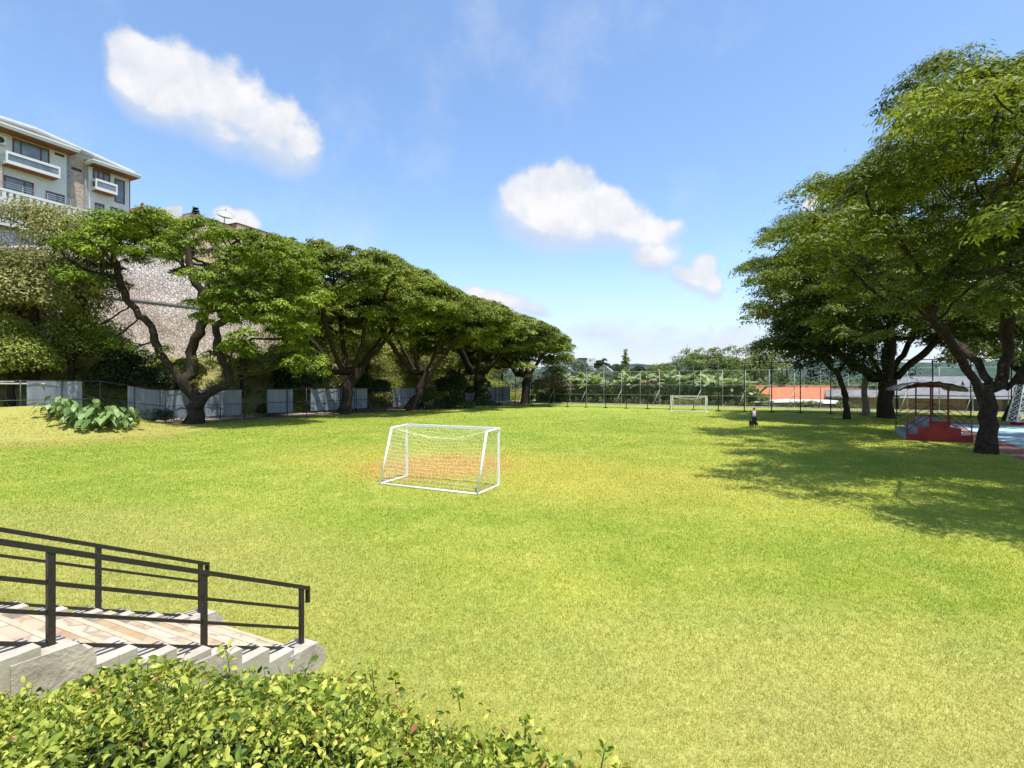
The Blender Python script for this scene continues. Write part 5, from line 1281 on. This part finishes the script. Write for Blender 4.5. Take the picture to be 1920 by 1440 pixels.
    for i, px in enumerate((1152, 1182, 1207, 1228)):
        p = at(px, 690, 230); leafy_tree('background_tree', ('dark round tree left of the pointed light green tree', 'dark round tree just right of the pointed light green tree', 'dark distant tree above the fence rail left of the flat topped trees', 'dark distant tree touching the leftmost flat topped tree')[i], 'tree', (p[0], p[1], 4), 4.5, 8.0, 421+i, M_dark, 2200, .9, .45, 2, .3, k=12)
    # mast
    p = at(1289, 655, 420); root = empty('radio_mast', (p[0], p[1], 0), 'distant lattice phone mast above the flat topped trees', 'mast'); m = MB(); top = at(1289, 647, 420)[2]
    for s in (0, 1, 2):
        q = np.array((math.cos(s*2.094), math.sin(s*2.094), 0)); m.tube([(p[0]+q[0]*2.2, p[1]+q[1]*2.2, 0), (p[0]+q[0]*.9, p[1]+q[1]*.9, top-4)], .16, 4)
    for z in np.arange(2, top-5, 3.0):
        w = 2.2+(.9-2.2)*z/(top-4)
        for s in range(3): a = s*2.094; b2 = a+2.094; m.tube([(p[0]+w*math.cos(a), p[1]+w*math.sin(a), z), (p[0]+w*math.cos(b2), p[1]+w*math.sin(b2), z+2.8)], .09, 3)
    m.build('lattice_frame', M_grey_steel, root, normals=False)
    m = MB(); m.tube([(p[0], p[1], top-5), (p[0], p[1], top+1.5)], .12, 5)
    for s in range(3): a = s*2.094; m.box((p[0]+1.5*math.cos(a), p[1]+1.5*math.sin(a), top-4), (.6, .6, 3.2))
    m.build('antenna', M_grey_steel, root, normals=False)
far_buildings()

# ------------------------------------------------------------------ person with mower
def person():
    b = gp(1414, 800.5); Y0 = b[1]; S = 1.58/1.72
    root = empty('person', b, 'person in pale grey shirt and black trousers walking away behind a mower', 'person')
    rt_ = np.array((.903, -.43, 0)); fw = np.array((.43, .903, 0)); up_ = np.array((0, 0, 1.))
    def W(p, k=S): p = np.array(p, float)*k; return b + rt_*p[0] + fw*p[1] + up_*p[2]
    def skin_obj(name, pts, edges, rads, mat, rootv=0, sub=2):
        me = bpy.data.meshes.new(name); me.from_pydata([tuple(W(p)) for p in pts], edges, []); o = link(name, me, mat, root)
        sk = o.modifiers.new('skin', 'SKIN'); sk.use_smooth_shade = True; ss = o.modifiers.new('subd', 'SUBSURF'); ss.levels = sub; ss.render_levels = sub
        for v, r in zip(me.skin_vertices[0].data, rads): v.radius = (r*S, r*S) if np.isscalar(r) else (r[0]*S, r[1]*S); v.use_root = False
        me.skin_vertices[0].data[rootv].use_root = True
        return o
    # local: x right, y away from the camera, z up
    pts = [(0, 0, .93), (0, .03, 1.12), (0, .10, 1.32), (0, .15, 1.46), (0, .18, 1.53), (0, .21, 1.62), (0, .22, 1.71)]; ed = [(0,1),(1,2),(2,3),(3,4),(4,5),(5,6)]; ra = [(.15,.11), (.135,.10), (.16,.11), (.09,.08), .055, .085, .07]
    for s in (-1, 1):
        k = len(pts); pts += [(s*.17, .12, 1.38), (s*.25, .14, 1.16), (s*.24, .36, .99), (s*.24, .43, .97)]; ed += [(2, k), (k, k+1), (k+1, k+2), (k+2, k+3)]; ra += [.062, .046, .034, (.035, .022)]
        h = k+3
        for f, (dx, L) in enumerate(((-.03, .055), (-.01, .065), (.01, .06), (.03, .045))):
            q = len(pts); pts += [(s*.24+dx, .47, .975), (s*.24+dx, .49, .95), (s*.24+dx, .465, .935)]; ed += [(h, q), (q, q+1), (q+1, q+2)]; ra += [.010, .009, .008]
        q = len(pts); pts += [(s*.24-s*.04, .44, .955), (s*.24-s*.05, .465, .945)]; ed += [(h, q), (q, q+1)]; ra += [.011, .009]
        k = len(pts); f = .22 if s > 0 else -.16; pts += [(s*.09, 0, .88), (s*.10, f*.5+.03, .50), (s*.10, f, .10), (s*.10, f+.02, .05), (s*.11, f+.17, .04)]; ed += [(0, k), (k, k+1), (k+1, k+2), (k+2, k+3), (k+3, k+4)]; ra += [.088, .06, .042, .045, .035]
    skin_obj('body', pts, ed, ra, M_skin)
    skin_obj('shirt', [(0, -.0, .90), (0, .03, 1.12), (0, .10, 1.32), (0, .145, 1.44)], [(0,1),(1,2),(2,3)], [(.185,.135), (.165,.125), (.185,.13), (.10,.09)], M_shirt)
    for s in (-1, 1): skin_obj('sleeve', [(s*.12, .115, 1.385), (s*.185, .125, 1.36), (s*.25, .14, 1.16), (s*.245, .24, 1.08)], [(0,1),(1,2),(2,3)], [.075, .078, .062, .05], M_sleeve)
    tp = [(0, 0, .93)]; te = []; tr = [(.165, .12)]
    for s in (-1, 1):
        k = len(tp); f = .22 if s > 0 else -.16; tp += [(s*.09, 0, .86), (s*.10, f*.5+.03, .50), (s*.10, f, .12)]; te += [(0, k), (k, k+1), (k+1, k+2)]; tr += [.11, .085, .075]
    skin_obj('trousers', tp, te, tr, M_trouser)
    skin_obj('hair', [(0, .17, 1.60), (0, .20, 1.68), (0, .22, 1.74)], [(0,1),(1,2)], [.07, .098, .07], M_hair)
    for s in (-1, 1): f = .22 if s > 0 else -.16; skin_obj('shoe', [(s*.10, f-.04, .05), (s*.11, f+.09, .05), (s*.115, f+.19, .04)], [(0,1),(1,2)], [.05, .05, .04], M_hair)
    # face on the far side: nose, eyes, mouth
    m = MB(); m.tube([W((0, .29, 1.65)), W((0, .32, 1.61))], [.008, .016], 6); m.build('nose', M_skin, root)
    m = MB()
    for s in (-1, 1): m.box(W((s*.03, .288, 1.65)), (.022, .012, .010))
    m.box(W((0, .288, 1.575)), (.045, .012, .008)); m.build('facial_features', M_hair, root)
    for s in (-1, 1): m = MB(); m.tube([W((s*.082, .22, 1.60)), W((s*.098, .21, 1.65))], [.012, .018], 6); m.build('ear', M_skin, root)
    # mower in front, its grass bag showing left of the legs
    O = (-.02, .98, 0); rt = empty('lawn_mower', W(O, 1), 'black push lawn mower in front of the walking person', 'lawn mower'); AX = (rt_, fw, up_)
    L = lambda x, y, z: W((O[0]+x, O[1]+y, z), 1)
    m = MB(); m.box(L(0, 0, .22), (.52, .75, .16), ax=AX); m.box(L(0, .05, .33), (.4, .5, .08), ax=AX); m.build('deck', M_mower, rt)
    m = MB(); m.tube([L(0, .05, .37), L(0, .05, .55)], [.15, .12], 12); m.build('engine', M_dark_steel, rt)
    for dx in (-.29, .29):
        for dy in (-.28, .3): m = MB(); m.tube([L(dx-.03, dy, .13), L(dx+.03, dy, .13)], .13, 14); m.build('wheel', M_mower, rt)
    m = MB(); hz = .965*S
    for dx in (-.22, .22): m.tube([L(dx, -.3, .3), W((dx/S, .46, .965))], .016, 6)
    m.tube([W((-.30, .46, .965)), W((.30, .46, .965))], .016, 6); m.build('handle', M_dark_steel, rt)
    m = MB(); m.box(L(-.22, -.55, .30), (.3, .42, .36), ax=AX); m.build('grass_box', M_mower, rt)
person()
